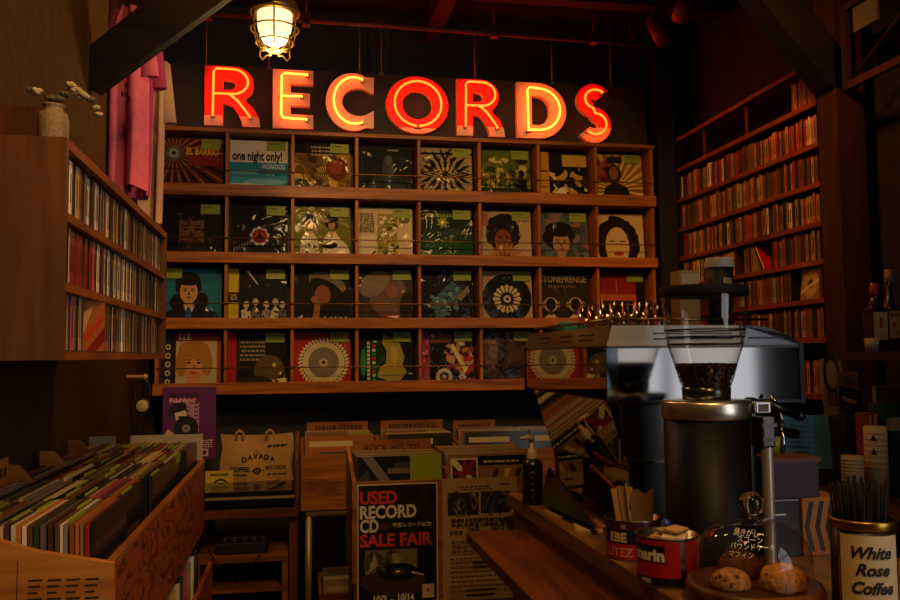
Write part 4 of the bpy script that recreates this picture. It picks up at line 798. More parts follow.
st = thing('crate_stand', 'pale metal pipe stand carrying the row of wooden crates under the rack', 'stand', (.66, 4.1, 0))
PIPE = mat('#8f7a5c', .4, metal=.5)
MB().tube([(.04,3.90,.690),(1.46,3.90,.690)], .018, PIPE, 10).build('front_rail', st); MB().tube([(.04,4.30,.690),(1.46,4.30,.690)], .018, PIPE, 10).build('rear_rail', st)
for x in (.055, .77, 1.44):
    for y in (3.90, 4.30): MB().tube([(x,y,0),(x,y,.684)], .016, PIPE, 10).build('leg', st)
c = thing('floor_crate', 'low wooden crate of records on the floor behind the poster bin legs', 'crate', (.30, 3.95, 0))
MB().box((.10,3.78,.02),(.46,3.795,.36), CR).build('front_panel', c); MB().box((.10,4.15,.02),(.46,4.165,.36), CR).build('back_panel', c)
for x in (.10,.448): MB().box((x,3.795,.02),(x+.012,4.15,.36), CR).build('side_panel', c)
MB().box((.10,3.78,0),(.46,4.165,.02), CR).build('bottom_board', c)
front_stack(.28, 3.82, 4.08, .02, 10, 'the low crate on the floor', 'the floor crate', 41, tags=0, cols=('grey','white','cream','brown'))
for o in [o for o in C.objects if o.name.startswith('vinyl_record') and o.get('group','').endswith('the floor crate')]: o.location.z = .085
MB().box((.115,3.80,.02),(.445,4.14,.085), CR).build('riser', c)

# ------------------------------------------------------------------ disc shelves on the right wall
SHW = wood('#5a2410','#8a3c18','y'); SX, SXB, SY0, SY1 = 2.20, 2.405, 3.165, 4.50
SZ = [2.492, 2.309, 2.136, 1.966, 1.802, 1.636, 1.468, 1.225]
sh = thing('wall_disc_shelves', 'tall reddish wooden wall shelves packed with discs, between the corner and the pillar', 'wall shelves', (2.3, 3.8, 1.2))
for i, z in enumerate(SZ): MB().box((SX-.004,SY0,z-.022),(SXB,SY1,z), SHW).build('shelf_board', sh)
MB().box((SX-.004,SY0,2.652),(SXB,SY1,2.672), SHW).build('top_board', sh)
MB().box((SXB,SY0,1.20),(XR-.001,SY1,2.50), mat('#2a120a',.7)).build('back_panel', sh)
for y in (SY0+.004, SY1-.018):
    if y > 4: MB().box((SX+.02,y,1.20),(SXB,y+.014,2.31), SHW).build('side_panel', sh)
for y in (3.75, 4.19): MB().box((SX+.01,y,2.492),(SX+.02,y+.012,2.652), mat('#6a2a1c',.5)).box((SX+.01,y,2.636),(SXB,y+.012,2.652), mat('#4a2014',.5)).build('shelf_bracket', sh)
R = random.Random(77); rest = MB(); kk = .6
RC = ['cream','brown','black','red','orange','tan','tan','brown','brown','orange','red','tan','black']
for r in range(8):
    z = SZ[r]; y = SY0+.03; n = 0; h0 = .125
    if r == 0: yend = SY0+.20
    else: yend = SY1-.03
    gaps = {4: [(3.56,3.735),(3.82,3.9)], 5: [(3.20,3.42)], 7: []}.get(r, [])
    while y < yend:
        th = R.choice([.0125,.0155,.019,.022,.026]); col = R.choice(RC); hh = h0+R.choice([0,0,.004,.010,-.003])
        if r == 7: hh = .135+R.choice([0,.01])
        if r == 1 and y < 3.42: col = R.choice(['red','red','orange','cream','red'])
        if r == 0: hh = R.choice([.125,.130,.135])
        if any(a < y < b for a, b in gaps): y += .01; continue
        if y < 3.62 and (r != 7):
            place = ['above the rows, on the top board', 'in the uppermost full row', 'in the second row', 'in the third row', 'in the fourth row', 'in the fifth row', 'in the leaning sixth row'][r]
            put_case(SX+.008+R.uniform(0,.01), y, z, th, '-x', col, f'{col} CD {place} of the right wall shelves', f'{col} CDs {place}, right wall', R, hh, k=R.choice([.25,.5,.8,1.1]))
        else:
            x = SX+.008+R.uniform(0,.01); c = tuple(v*kk for v in lin(SPINE[col])); kk = R.choice([.25,.5,.8,1.1])
            rest.box((x,y,z),(x+.14,y+th-.0008,z+hh), mat(c,.4,coat=.2)).box((x-.0006,y+th*.3,z+hh*.25),(x,y+th*.6,z+hh*R.uniform(.5,.85)), mat('#3a2618',.5))
        y += th+.0006
o = rest.build('discs_on_shelves', origin=(2.3,3.9,1.2)); o['kind'] = 'stuff'; tag(o, 'packed rows of discs filling the far part of the right wall shelves', 'CDs')
def lean_disc(y, z, ang, col, lab, hh=.145):
    b = MB().box((0,0,0),(.14,.012,hh), mat(col,.2,coat=.8)).box((-.0006,.003,.01),(0,.009,hh-.01), mat('#d8c0a0',.4)); b.xf(Matrix.Translation((SX+.012,y,z)) @ Matrix.Rotation(ang,4,'X'))
    tag(b.build('compact_disc_case', origin=(SX+.05,y,z)), lab, 'CD')
lean_disc(3.63, SZ[4]+.004, -.55, '#a8181a', 'glossy bright red case leaning in the gap of the fourth row, right wall shelves')
b = MB().box((0,.0,0),(.004,.135,.14), mat('#8a6a3c',.12,coat=1)); a = Art('#7a5c34'); a.e(.5,.5,.42,'#a8854c'); a.e(.5,.5,.15,'#4a3620'); a.p([(.0,.2),(1,.6),(1,.7),(0,.3)],'#c9a868'); a.put(b, lambda u,v,d: (-d,.135-u*.135,v*.14), .12, 1)
tag(b.xf(Matrix.Translation((SX+.01,3.22,SZ[5])) @ Matrix.Rotation(.12,4,'Y')).build('compact_disc_case', origin=(SX,3.28,SZ[5])), 'disc facing out in glinting golden wrap on the fifth row, right wall shelves', 'CD')

# ------------------------------------------------------------------ steel hanging frame beside the pillar, ceiling spotlights
fr = thing('hanging_steel_frame', 'brown steel frame with a diagonal rod running out from the top of the pillar', 'frame', (2.2, 2.6, 2.5))
ST = mat('#4a2c18', .5, metal=.4)
for lo, hi, n_ in (((2.20,1.75,2.475),(2.225,2.995,2.505),'lower_bar'), ((2.20,1.75,2.80),(2.225,2.995,2.83),'upper_bar'), ((2.20,2.965,2.505),(2.225,2.995,2.80),'upright'), ((2.20,1.75,2.505),(2.225,1.78,2.80),'upright')): MB().box(lo, hi, ST).build(n_, fr)
MB().tube([(2.212,2.95,2.51),(2.212,2.40,2.795)], .007, ST, 6).build('diagonal_rod', fr)
MB().box((2.205,2.78,2.69),(2.215,2.92,2.79), mat('#6a5a44',.7)).build('small_plate', fr)
for y in (1.77, 2.97): MB().tube([(2.212,y,2.82),(2.212,y,ZC)], .006, ST, 6).build('drop_rod', fr)
trk = thing('lighting_track', 'dark ceiling track with two reddish spotlight heads near the right-hand corner', 'track light', (1.75, 3.9, 3.2))
BK = mat('#2a1512', .4, metal=.3); RP = mat('#8a2a20', .4, metal=.2)
MB().box((1.86,3.25,3.20),(1.89,4.5,3.225), BK).build('track_rail', trk)
for y in (3.35, 4.4): MB().tube([(1.875,y,3.22),(1.875,y,ZC)], .006, BK, 6).build('hanger', trk)
for y, ax in ((3.72,(-.35,-.25,-1)),(4.05,(.3,-.3,-.8))):
    d = Vector(ax).normalized(); p0 = Vector((1.875,y,3.19))
    MB().tube([(1.875,y,3.205),tuple(p0-Vector((0,0,.05)))], .009, RP, 8).build('spot_arm', trk)
    q = p0-Vector((0,0,.05)); MB().tube([tuple(q-d*.05),tuple(q+d*.02),tuple(q+d*.10)], [.03,.038,.042], RP, 16).build('spot_head', trk)

# ------------------------------------------------------------------ cage lamp
lx, ly, lz = -.093, 3.32, 2.615
cl = thing('caged_ceiling_lamp', 'brass caged bulkhead lamp glowing warm white above the letters R and E', 'lamp', (lx, ly, lz))
BR = mat('#8a6a34', .35, metal=.8); GL = mat('#fff0d0', .4, emit=(1,.74,.40), es=1.05)
MB().lathe([(0,.215),(.085,.215),(.09,.205),(.09,.185),(.10,.18),(.10,.165),(.082,.16)], (lx,ly,lz), BR, 32).build('lamp_housing', cl)
MB().lathe([(0,.032),(.022,.034),(.043,.046),(.059,.072),(.068,.11),(.070,.165)], (lx,ly,lz), GL, 32).build('glass_globe', cl)
cg = MB()
for k in range(6):
    a = PI/6+k*PI/3; ca, sa = math.cos(a), math.sin(a)
    cg.tube([(lx+r*ca,ly+r*sa,lz+h) for r,h in ((.094,.17),(.094,.09),(.080,.055),(.055,.028),(.028,.014),(0.0,.012))], .0036, BR, 6)
for r, h in ((.095,.10),(.074,.045),(.03,.014)): cg.tube([(lx+r*math.cos(2*PI*i/36),ly+r*math.sin(2*PI*i/36),lz+h) for i in range(36)], .0036, BR, 6, True)
cg.build('wire_cage', cl)
for k in range(4):
    a = PI/4+k*PI/2; ca, sa = math.cos(a), math.sin(a)
    MB().tube([(lx+r*ca,ly+r*sa,lz+h) for r,h in ((.082,.06),(.085,.01),(.070,-.008),(.045,.006),(.02,.0))], .0036, BR, 6).build('guard_loop', cl)
MB().tube([(lx,ly,lz+.21),(lx,ly,ZC)], .014, mat('#2a1c12',.5), 10).build('drop_pipe', cl)
lamp('POINT', 'caged_lamp_bulb', (lx, ly, lz-.02), 9, (1,.62,.28), shadow_soft_size=.06)
# ------------------------------------------------------------------ counter, ledge, back counter
CTW = wood('#5a3c1a','#8a6230','y',.7,.4); LED = wood('#44200c','#7c4218','y',.6,.3)
CZ = .91; CE = .745
ct = thing('service_counter', 'long brown wooden service counter carrying the coffee machine and grinder', 'counter', (1.1, 1.8, 0))
MB().box((CE,.75,CZ-.045),(1.42,2.93,CZ), CTW, .003).build('worktop', ct)
MB().box((CE+.02,.75,.0),(CE+.045,2.93,CZ-.045), wood('#5a3c1a','#8a6230','y')).build('front_panel', ct)
MB().box((CE+.045,2.90,0),(1.40,2.92,CZ-.045), wood('#3a2210','#5c3a1a','z')).build('end_panel', ct)
ld = thing('customer_ledge', 'reddish-brown wooden ledge fixed lower along the front of the counter', 'ledge', (.65, 1.8, .8))
MB().box((.555,.75,.785),(CE+.019,2.75,.82), LED, .003).build('board', ld)
for y in (1.0, 1.9, 2.68): MB().prism([(CE+.019,.785),(CE+.019,.60),(.62,.785)], 'y', y, y+.02, mat('#2a160c',.5)).build('bracket', ld)
bc = thing('back_counter', 'dark back counter along the right wall holding paper cups and notes', 'counter', (2.1, 2.2, 0))
MB().box((1.74,1.2,.87),(XR-.002,2.985,.91), wood('#3a1c0c','#5c3016','y')).build('worktop', bc); MB().box((1.76,1.2,0),(XR-.002,2.98,.87), mat('#1c110b',.6)).build('cabinet', bc)

# ------------------------------------------------------------------ espresso machine
STEEL = mat('#c8ccd0', .10, metal=1); BRUSH = mat('#b0aeaa', .5, metal=.75); MIRR = mat('#b8b0a8', .03, metal=1); BLK = mat('#0c0b0b', .35, coat=.3); DKS = mat('#2a2a2c', .3, metal=.8)
em = thing('espresso_machine', 'large polished steel espresso machine with mirror-like sides on the counter', 'espresso machine', (1.09, 2.5, CZ))
MX0, MX1, MY0, MY1 = .81, 1.385, 2.10, 2.91
prof = [(MX0+.006,1.28),(MX0+.006,1.425),(MX0+.024,1.476),(1.20,1.476),(1.28,1.470),(1.34,1.452),(1.375,1.43),(1.375,1.27)]
MB().prism(prof, 'y', MY0+.013, MY1-.004, BLK).build('housing', em)
# end panel towards the camera: sloping strip with two slots over a mirror panel
e = MB().add([(MX0,MY0,1.425),(1.20,MY0,1.425),(1.20,MY0+.010,1.480),(MX0+.02,MY0+.010,1.480)], [(0,1,2,3)], BRUSH)
e.add([(1.204,MY0,1.425),(1.375,MY0,1.425),(1.372,MY0+.005,1.436),(1.34,MY0+.012,1.456),(1.28,MY0+.010,1.475),(1.204,MY0+.011,1.480)], [(0,1,2,3,4,5)], mat('#6a6c74',.35,metal=1))
for k, z in enumerate((1.458, 1.443)):
    y = MY0+.010*(z-1.425)/.055
    e.box((.945,y-.003,z-.0022),(1.175,y+.002,z+.0022), BLK); 
e.box((1.225,MY0+.001,1.443),(1.33,MY0+.008,1.447), mat('#3a1810',.4)); e.build('slotted_strip', em)
MB().add([(MX0,MY0,1.282),(1.376,MY0,1.270),(1.376,MY0,1.418),(MX0,MY0,1.418)], [(0,1,2,3)], mat('#74767a', .09, metal=1)).build('end_mirror_panel', em)
MB().box((MX0-.002,MY0-.003,1.276),(MX0+.030,MY0+.006,1.418), mat('#4a5866',.15,metal=.9)).box((MX0,MY0-.003,1.418),(1.378,MY0+.004,1.425), BLK).box((1.372,MY0-.004,1.262),(1.386,MY0+.05,1.43), DKS).box((MX0,MY0-.003,1.266),(1.38,MY0+.004,1.274), mat('#3c4046',.2,metal=.9)).build('edge_trim', em)
# long back side facing the customers
b = MB().add([(MX0,MY0,1.425),(MX0,MY1,1.425),(MX0+.02,MY1,1.480),(MX0+.02,MY0+.018,1.480)], [(0,1,2,3)], mat('#8a7462',.22,metal=1))
for y0, y1 in ((2.22,2.34),(2.42,2.52),(2.64,2.76)):
    for z in (1.443,1.458): b.box((MX0+.02*(z-1.425)/.055-.002,y0,z-.002),(MX0+.02*(z-1.425)/.055+.002,y1,z+.002), BLK)
b.build('slotted_strip', em)
MB().add([(MX0,MY0,1.284),(MX0,MY1,1.290),(MX0,MY1,1.420),(MX0,MY0,1.420)], [(0,1,2,3)], MIRR).build('side_mirror_panel', em)
MB().box((MX0-.003,MY1-.012,1.28),(MX0+.01,MY1,1.43), BLK).build('edge_trim', em)
MB().add([(MX0+.002,MY0+.01,1.280),(MX0+.002,2.80,1.282),(MX0+.062,2.80,1.085),(MX0+.062,MY0+.01,1.095)], [(0,1,2,3)], MIRR).build('tilted_mirror_panel', em)
MB().add([(MX0+.066,MY0+.03,1.088),(MX0+.066,2.74,1.082),(MX0+.070,2.74,.965),(MX0+.070,MY0+.03,.965)], [(0,1,2,3)], MIRR).build('lower_mirror_panel', em)
MB().prism([(MX0+.012,1.279),(MX0+.068,1.098),(MX0+.075,.96),(1.22,.96),(1.22,1.279)], 'y', MY0+.02, 2.80, BLK).build('lower_body', em)
MB().box((MX0+.066,MY0+.004,1.112),(1.36,MY0+.02,1.118), mat('#9a948a',.2,metal=1)).box((MX0+.035,MY0+.006,1.118),(MX0+.043,MY0+.018,1.274), mat('#b0a698',.2,metal=1)).build('end_trim', em)
MB().box((1.02,2.13,.955),(1.42,2.78,1.03), DKS, .006).build('drip_tray', em)
for x in (.93, 1.32):
    for y in (2.18, 2.72): MB().cyl((x,y,CZ), .024, .052, BLK, 16).build('foot', em)
for y in (2.32, 2.62):
    MB().cyl((1.31,y,1.19), .036, .085, STEEL, 24).cyl((1.31,y,1.165), .040, .03, STEEL, 24).tube([(1.34,y,1.178),(1.42,y,1.17),(1.50,y,1.155)], [.011,.013,.015], BLK, 12).build('group_head', em)
w_ = MB().tube([(1.27,2.075,1.285),(1.272,2.06,1.27),(1.285,2.055,1.225),(1.288,2.055,1.21)], .0055, STEEL, 10)
w_.tube([(1.288,2.055,1.205),(1.283,2.05,1.115)], .0065, STEEL, 10).build('steam_wand', em)
MB().tube([(1.225,2.075,1.27),(1.25,2.06,1.265),(1.33,2.05,1.235)], [.011,.015,.013], BLK, 12).ball((1.335,2.05,1.232), .014, BLK, 12).build('wand_handle', em)
MB().tube([(MX0+.03,MY0+.03,1.478),(MX0+.03,MY0+.03,1.497),(MX0+.03,MY1-.03,1.497),(MX0+.03,MY1-.03,1.478)], .004, mat('#8a6a4a',.25,metal=1), 8).tube([(MX0+.03,MY0+.03,1.497),(1.30,MY0+.03,1.497)], .004, mat('#8a6a4a',.25,metal=1), 8).build('cup_rail', em)
TZ = 1.4765
def lath(name, label, cat, prof, c, m, group=None, n=24):
    return tag(MB().lathe(prof, c, m, n).build(name, origin=c), label, cat, group)
R = random.Random(9); k = 0
G = clear((.90,.86,.82), 1.3)
for x in (.888, .962, 1.036):
    for y in (2.20, 2.29, 2.38, 2.47):
        if (x, y) == (1.036, 2.20): continue
        h = .075
        lath('glass_tumbler', 'small clear glass tumbler upside down among the rows on top of the coffee machine', 'glass', [(.030,0),(.026,h),(.0,h),(0,h-.006),(.024,h-.006),(.0275,0)], (x,y,TZ), G, 'glass tumblers on the coffee machine', 20)
tag(MB().box((.85,2.58,TZ),(.93,2.66,TZ+.022), mat('#3aa0a0',.8), .006).box((.852,2.582,TZ+.0225),(.928,2.658,TZ+.034), mat('#48b0ac',.8), .005).build('folded_cloth', origin=(.89,2.62,TZ)), 'folded teal cloth on the edge of the coffee machine top', 'cloth')
tag(MB().tube([(.87,2.74,TZ+.012),(.88,2.78,TZ+.022),(.91,2.82,TZ+.014),(.96,2.84,TZ+.02),(1.0,2.80,TZ+.012)], .012, mat('#1c1412',.7), 8).build('dark_rag', origin=(.92,2.8,TZ)), 'crumpled dark rag at the far end of the coffee machine top', 'rag')
t = thing('tall_paper_cup', 'tall black cup with a white lid and cream label standing on the coffee machine', 'cup', (1.25, 2.30, TZ))
MB().lathe([(0,0),(.031,0),(.041,.185),(0,.185)], (1.25,2.30,TZ), mat('#15130f',.5), 28).build('cup_body', t); MB().lathe([(.043,.183),(.044,.195),(.040,.205),(.040,.212),(0,.212)], (1.25,2.30,TZ), mat('#c9c0b0',.4), 28).build('lid', t)
MB().add([(1.25+.0395*math.cos(a),2.30+.0395*math.sin(a),TZ+z) for a in (-1.8,-1.55,-1.3,-1.05) for z in (.09,.15)], [(0,2,3,1),(2,4,5,3),(4,6,7,5)], mat('#b09a70',.6)).build('label', t)
tag(MB().box((1.12,2.30,TZ),(1.185,2.36,TZ+.175), mat('#b08a4c',.6), .003).box((1.125,2.2985,TZ+.12),(1.18,2.3,TZ+.165), mat('#c8a866',.6)).build('small_carton', origin=(1.15,2.33,TZ)), 'small tan carton beside the tall black cup on the coffee machine', 'carton')

# ------------------------------------------------------------------ coffee grinder
gx, gy = .970, 1.865
gr = thing('coffee_grinder', 'black coffee grinder with a big clear bean hopper and steel collar, on the counter', 'coffee grinder', (gx, gy, CZ))
BODY = mat('#060608', .45, spec=.16)
MB().lathe([(0,0),(.108,0),(.110,.008),(.108,.022),(.102,.03),(.102,.345),(0,.345)], (gx,gy,CZ), BODY, 48).build('body', gr)
MB().lathe([(0,.338),(.104,.338),(.106,.342),(.106,.375),(.102,.381),(.055,.383),(0,.383)], (gx,gy,CZ), mat('#dcd4c8', .3, metal=1), 48).build('steel_collar', gr)
hp = [(.050,.392),(.053,.405),(.063,.429),(.075,.472),(.087,.508),(.095,.549),(.0995,.600),(.101,.631)]
MB().lathe([(.048,.383),(.056,.383),(.057,.412),(.048,.414)], (gx,gy,CZ), mat('#151210',.25,coat=.4), 40).build('hopper_neck', gr)
MB().lathe(hp, (gx,gy,CZ), clear((.90,.85,.80), 1.2), 48).build('clear_hopper', gr)
rg = MB()
for h, r in ((.547,.0947),(.530,.0917),(.513,.0881)): rg.lathe([(r+.0008,h),(r+.0012,h+.0036)], (gx,gy,CZ), mat('#15100c',.4), 48)
rg.build('hopper_ring_marks', gr)
bn = MB(); R = random.Random(2); BN = [mat('#4a2816',.4,coat=.3), mat('#5c3420',.4,coat=.3), mat('#351a0e',.4,coat=.3)]
bn.lathe([(0,.395),(.045,.395),(.053,.425),(.064,.460),(0,.462)], (gx,gy,CZ), BN[2], 32)
for i in range(420):
    a = R.uniform(0,2*PI); h = R.choice([R.uniform(.405,.463), .464]); rm = .0455+(h-.405)*.36; rr = rm if h < .4635 else rm*math.sqrt(R.random())
    b = MB().ball((0,0,0), .0052, BN[i%3], 7, .65); bn.add([Matrix.Rotation(R.uniform(0,3),3,Vector((R.random(),R.random(),R.random())).normalized()) @ Vector((v.x*1.35,v.y,v.z)) + Vector((gx+rr*math.cos(a),gy+rr*math.sin(a),CZ+h)) for v in b.v], b.f, BN[i%3], True)
o = bn.build('coffee_beans', gr); o['kind'] = 'stuff'
MB().lathe([(0,.630),(.103,.630),(.1045,.633),(.1045,.650),(.101,.654),(0,.654)], (gx,gy,CZ), mat('#080808',.7,spec=.2), 48).build('hopper_lid', gr)
# dosing fork: clips and steel cylinder at the grinder's side
fx, fy = 1.068, 1.772
MB().box((1.045,1.775,1.262),(1.085,1.815,1.288), mat('#8a8a8c',.25,metal=1), .003).box((1.052,1.7745,1.266),(1.078,1.776,1.284), mat('#3a2018',.4)).build('side_clamp', gr)
MB().box((fx-.016,fy-.012,1.185),(fx+.016,fy+.03,1.255), BLK, .004).box((fx-.018,fy-.015,1.232),(fx+.02,fy+.01,1.240), mat('#3a3a3c',.3,metal=.6)).box((fx-.018,fy-.015,1.200),(fx+.02,fy+.01,1.207), mat('#3a3a3c',.3,metal=.6)).box((1.03,1.79,1.06),(1.052,1.83,1.262), BLK).build('clip_bracket', gr)
MB().cyl((fx,fy,CZ), .0135, .275, mat('#c8c2bc',.4,metal=.8), 24).build('steel_cylinder', gr)

# ------------------------------------------------------------------ lettering that follows a round side
def wrap(mb, txt, c, r, ang, z, h, m, bold=.03, shear=0, wmax=None, rf=None):
    v, tr, wd = text_tris(txt, bold, shear); k = h/.72; kx = k if not wmax or wd*k < wmax else wmax/wd
    P = []
    for a, b in v:
        zz = z+b*k; rr = (rf(zz) if rf else r)+.0007; th = ang+(a-wd/2)*kx/rr
        P.append((c[0]+rr*math.cos(th), c[1]+rr*math.sin(th), zz))
    mb.add(P, tr, m); return mb
def band(mb, c, r, z0, z1, m, a0=0, a1=2*PI, n=40):
    vs_ = [(c[0]+r*math.cos(a0+(a1-a0)*i/n), c[1]+r*math.sin(a0+(a1-a0)*i/n), z) for i in range(n+1) for z in (z0, z1)]
    mb.add(vs_, [(2*i,2*i+2,2*i+3,2*i+1) for i in range(n)], m, True); return mb
def facing(x, y): return math.atan2(-y, -x)
TIN = mat('#9a948c',.3,metal=1); REDP = mat('#a3181c',.35,coat=.4); WHP = mat('#d6cdbd',.5); BKP = mat('#12100f',.4,coat=.3)
# red can with packets (near the dome)
c = (.793, 1.722, CZ); r = .066; F0 = facing(c[0], c[1])
t = thing('red_coffee_can', 'red open can with white lettering marin, filled with sugar packets, beside the cookie dome', 'can', c)
b = MB().lathe([(0,0),(r,0),(r+.0015,.003),(r,.006),(r,.100),(r+.002,.103),(r-.002,.103),(r-.003,.006),(0,.006)], c, TIN, 40)
band(b, c, r+.0004, CZ+.022, CZ+.098, REDP); band(b, c, r+.0004, CZ+.006, CZ+.022, BKP); band(b, c, r+.0007, CZ+.052, CZ+.088, BKP, F0-1.35, F0-.08, 20)
wrap(b, 'marin', c, r+.0008, F0-.66, CZ+.057, .024, WHP, .05); wrap(b, 'FFEE', c, r+.0006, F0-.72, CZ+.009, .009, WHP, .03); band(b, c, r+.0008, CZ+.006, CZ+.098, TIN, F0+.42, F0+.62, 6)
b.build('can_body', t)
R = random.Random(6)
for i in range(9):
    a = R.uniform(0,2*PI); q = R.uniform(.005,.03); col = ['#c9a468','#d8c09a','#b8905a','#a8946c'][i%4]
    p = MB().box((-.026,-.017,-.003),(.026,.017,.003), mat(col,.6), .0025)
    p.xf(Matrix.Translation((c[0]+q*math.cos(a),c[1]+q*math.sin(a),CZ+.078+i*.0042)) @ Matrix.Rotation(R.uniform(0,3),4,'Z') @ Matrix.Rotation(R.uniform(-.35,.35),4,'X'))
    tag(p.build('sugar_packet', origin=(c[0],c[1],CZ+.08)), 'tan sugar packet piled in the red marin can', 'sugar packet', 'sugar packets in the marin can')
tag(MB().ball((c[0]+.012,c[1]+.03,CZ+.118), .011, mat('#1c3ab0',.4,coat=.5), 14, .8).build('blue_capsule', origin=(c[0],c[1],CZ+.118)), 'small round bright blue capsule on the sugar packets', 'capsule')
# red and navy can behind
c = (.812, 1.955, CZ); r = .067; F0 = facing(c[0], c[1])
t = thing('red_navy_can', 'red and dark blue open can holding paper sachets, closest to the coffee machine', 'can', c)
b = MB().lathe([(0,0),(r,0),(r+.0015,.003),(r,.006),(r,.092),(r+.002,.095),(r-.002,.095),(r-.003,.006),(0,.006)], c, TIN, 40)
band(b, c, r+.0004, CZ+.004, CZ+.040, REDP); band(b, c, r+.0004, CZ+.040, CZ+.072, mat('#141830',.4,coat=.4)); band(b, c, r+.0004, CZ+.072, CZ+.092, mat('#3a1416',.4,coat=.4))
wrap(b, 'EBE', c, r+.0008, F0-.55, CZ+.046, .021, mat('#c9b27a',.5), .05); wrap(b, 'UTEZ', c, r+.0008, F0-.50, CZ+.012, .020, mat('#c9705a',.5), .05); wrap(b, 'IIII', c, r+.0008, F0-.35, CZ+.077, .010, mat('#a8907a',.5), .03); band(b, c, r+.0009, CZ+.040, CZ+.072, mat('#20286a',.35,coat=.4), F0+.15, F0+.45, 6)
b.build('can_body', t)
R = random.Random(8)
for i in range(7):
    p = MB().box((-.006+.0,-.001,0),(.006,.001,.135+.012*R.random()), mat(['#b98a4a','#8a6434','#c9a468'][i%3],.7)); a = R.uniform(0,6)
    p.xf(Matrix.Translation((c[0]-.030+.012*(i%4),c[1]-.012+.012*(i//4),CZ+.03)) @ Matrix.Rotation(-.12+R.uniform(-.06,.06),4,'Y') @ Matrix.Rotation(a,4,'Z'))
    tag(p.build('paper_stirrer', origin=(c[0],c[1],CZ+.03)), 'short tan paper stick standing in the red and dark blue can', 'stick', 'paper sticks in the red and dark blue can')
p = MB(); n = 8
p.add([(-.036+.072*i/n, -.014*math.cos(PI*(i/n-.5))*sd*(.5+.5*(1-j/3)), .125*j/3+.008*math.sin(i)*(j==3)) for sd in (-1,1) for j in range(4) for i in range(n+1)], [(s_*36+j*9+i, s_*36+j*9+i+1, s_*36+(j+1)*9+i+1, s_*36+(j+1)*9+i) for s_ in (0,1) for j in range(3) for i in range(n)], mat('#7a542a',.6), True)
tag(p.xf(Matrix.Translation((c[0]+.018,c[1]-.008,CZ+.03)) @ Matrix.Rotation(.05,4,'Y') @ Matrix.Rotation(.3,4,'Z')).build('paper_pouch', origin=(c[0]+.02,c[1],CZ+.03)), 'folded brown paper pouch standing in the red and dark blue can', 'pouch')

# ------------------------------------------------------------------ cookie dome
c = (.893, 1.545, CZ); F0 = facing(c[0], c[1])
t = thing('cake_stand', 'round dark wooden cake board carrying scones under a glass dome', 'cake board', c)
WD = wood('#3a1c0c','#6a3a1c','x',1,.35)
MB().lathe([(0,0),(.118,0),(.130,.006),(.132,.030),(.128,.040),(.118,.042),(.114,.036),(0,.036)], c, WD, 48).build('board', t)
dz = CZ+.0425
d = thing('glass_dome', 'clear glass dome with white handwriting and a ball knob, over the scones', 'dome', (c[0], c[1], dz))
dp = [(.112,0),(.112,.040),(.109,.062),(.099,.085),(.082,.102),(.058,.114),(.030,.120),(.012,.1215)]
GD = clear((.93,.89,.86), .8)
MB().lathe(dp+[(.0,.1215)], (c[0],c[1],dz), GD, 56).build('dome_shell', d)
MB().lathe([(0,.1205),(.012,.1205),(.010,.126)]+[(.025*math.cos(a),.149+.024*math.sin(a)) for a in [(-1.15+i*.2) for i in range(13)]]+[(0,.173)], (c[0],c[1],dz), glass((1,.97,.94)), 28).build('knob', d)
def rdome(z):
    h = z-dz
    for (r0,h0),(r1,h1) in zip(dp, dp[1:]):
        if h <= h1: return r0+(r1-r0)*max(0,(h-h0))/(h1-h0)
    return .02
wt = MB(); INKW = mat('#d8d2c6',.6)
for txt, z, an, wm in (('焼きがし',.108,-.15,.075),('スコーン',.098,-.05,.08),('パウンドケーキ',.087,.0,.125),('マフィン',.073,-.2,.06)): wrap(wt, txt, c, .1, F0+an, dz+z-.006, .0085, INKW, .0, wmax=wm, rf=rdome)
wt.build('white_handwriting', d)
def scone(x, y, sx, sy, sz, seed, label, col, name='scone'):
    R = random.Random(seed); bm = bmesh.new(); bmesh.ops.create_icosphere(bm, subdivisions=4, radius=1)
    ph = [Vector((R.uniform(-1,1),R.uniform(-1,1),R.uniform(-1,1))).normalized() for _ in range(26)]; am = [R.uniform(-.05,.06) for _ in ph]
    b = MB(); vs_ = []
    for v in bm.verts:
        k = 1+sum(a*math.exp(-((v.co-p).length**2)/.06) for p, a in zip(ph, am)) + .02*math.sin(v.co.x*23+seed)*math.sin(v.co.y*27)*math.sin(v.co.z*25)
        z = max(v.co.z, -.35); vs_.append((x+v.co.x*sx*k, y+v.co.y*sy*k, CZ+.0365+(z+.35)/1.35*sz*k))
    bm.verts.index_update(); b.add(vs_, [[v.index for v in f.verts] for f in bm.faces], mat(col,.75,noise=.6,nscale=90,bump=1), True); bm.free()
    for i in range(7):
        a = R.uniform(3.3,5.6); h = R.uniform(.3,.8); b.ball((x+sx*.93*math.cos(a)*math.sqrt(1-h*h*.7), y+sy*.93*math.sin(a)*math.sqrt(1-h*h*.7), CZ+.0365+sz*h), R.uniform(.003,.005), mat('#4a2410',.6), 8)
    tag(b.build(name, origin=(x,y,CZ+.036)), label, 'pastry')
scone(.925, 1.495, .046, .038, .050, 3, 'golden rough scone in the front of the glass dome', '#c98a3c')
scone(.835, 1.530, .040, .036, .036, 5, 'flat pale cookie-topped pastry on the can side inside the dome', '#b8803a')
scone(.895, 1.602, .045, .036, .055, 8, 'dark brown domed muffin at the back of the glass dome', '#6a3014', 'muffin')

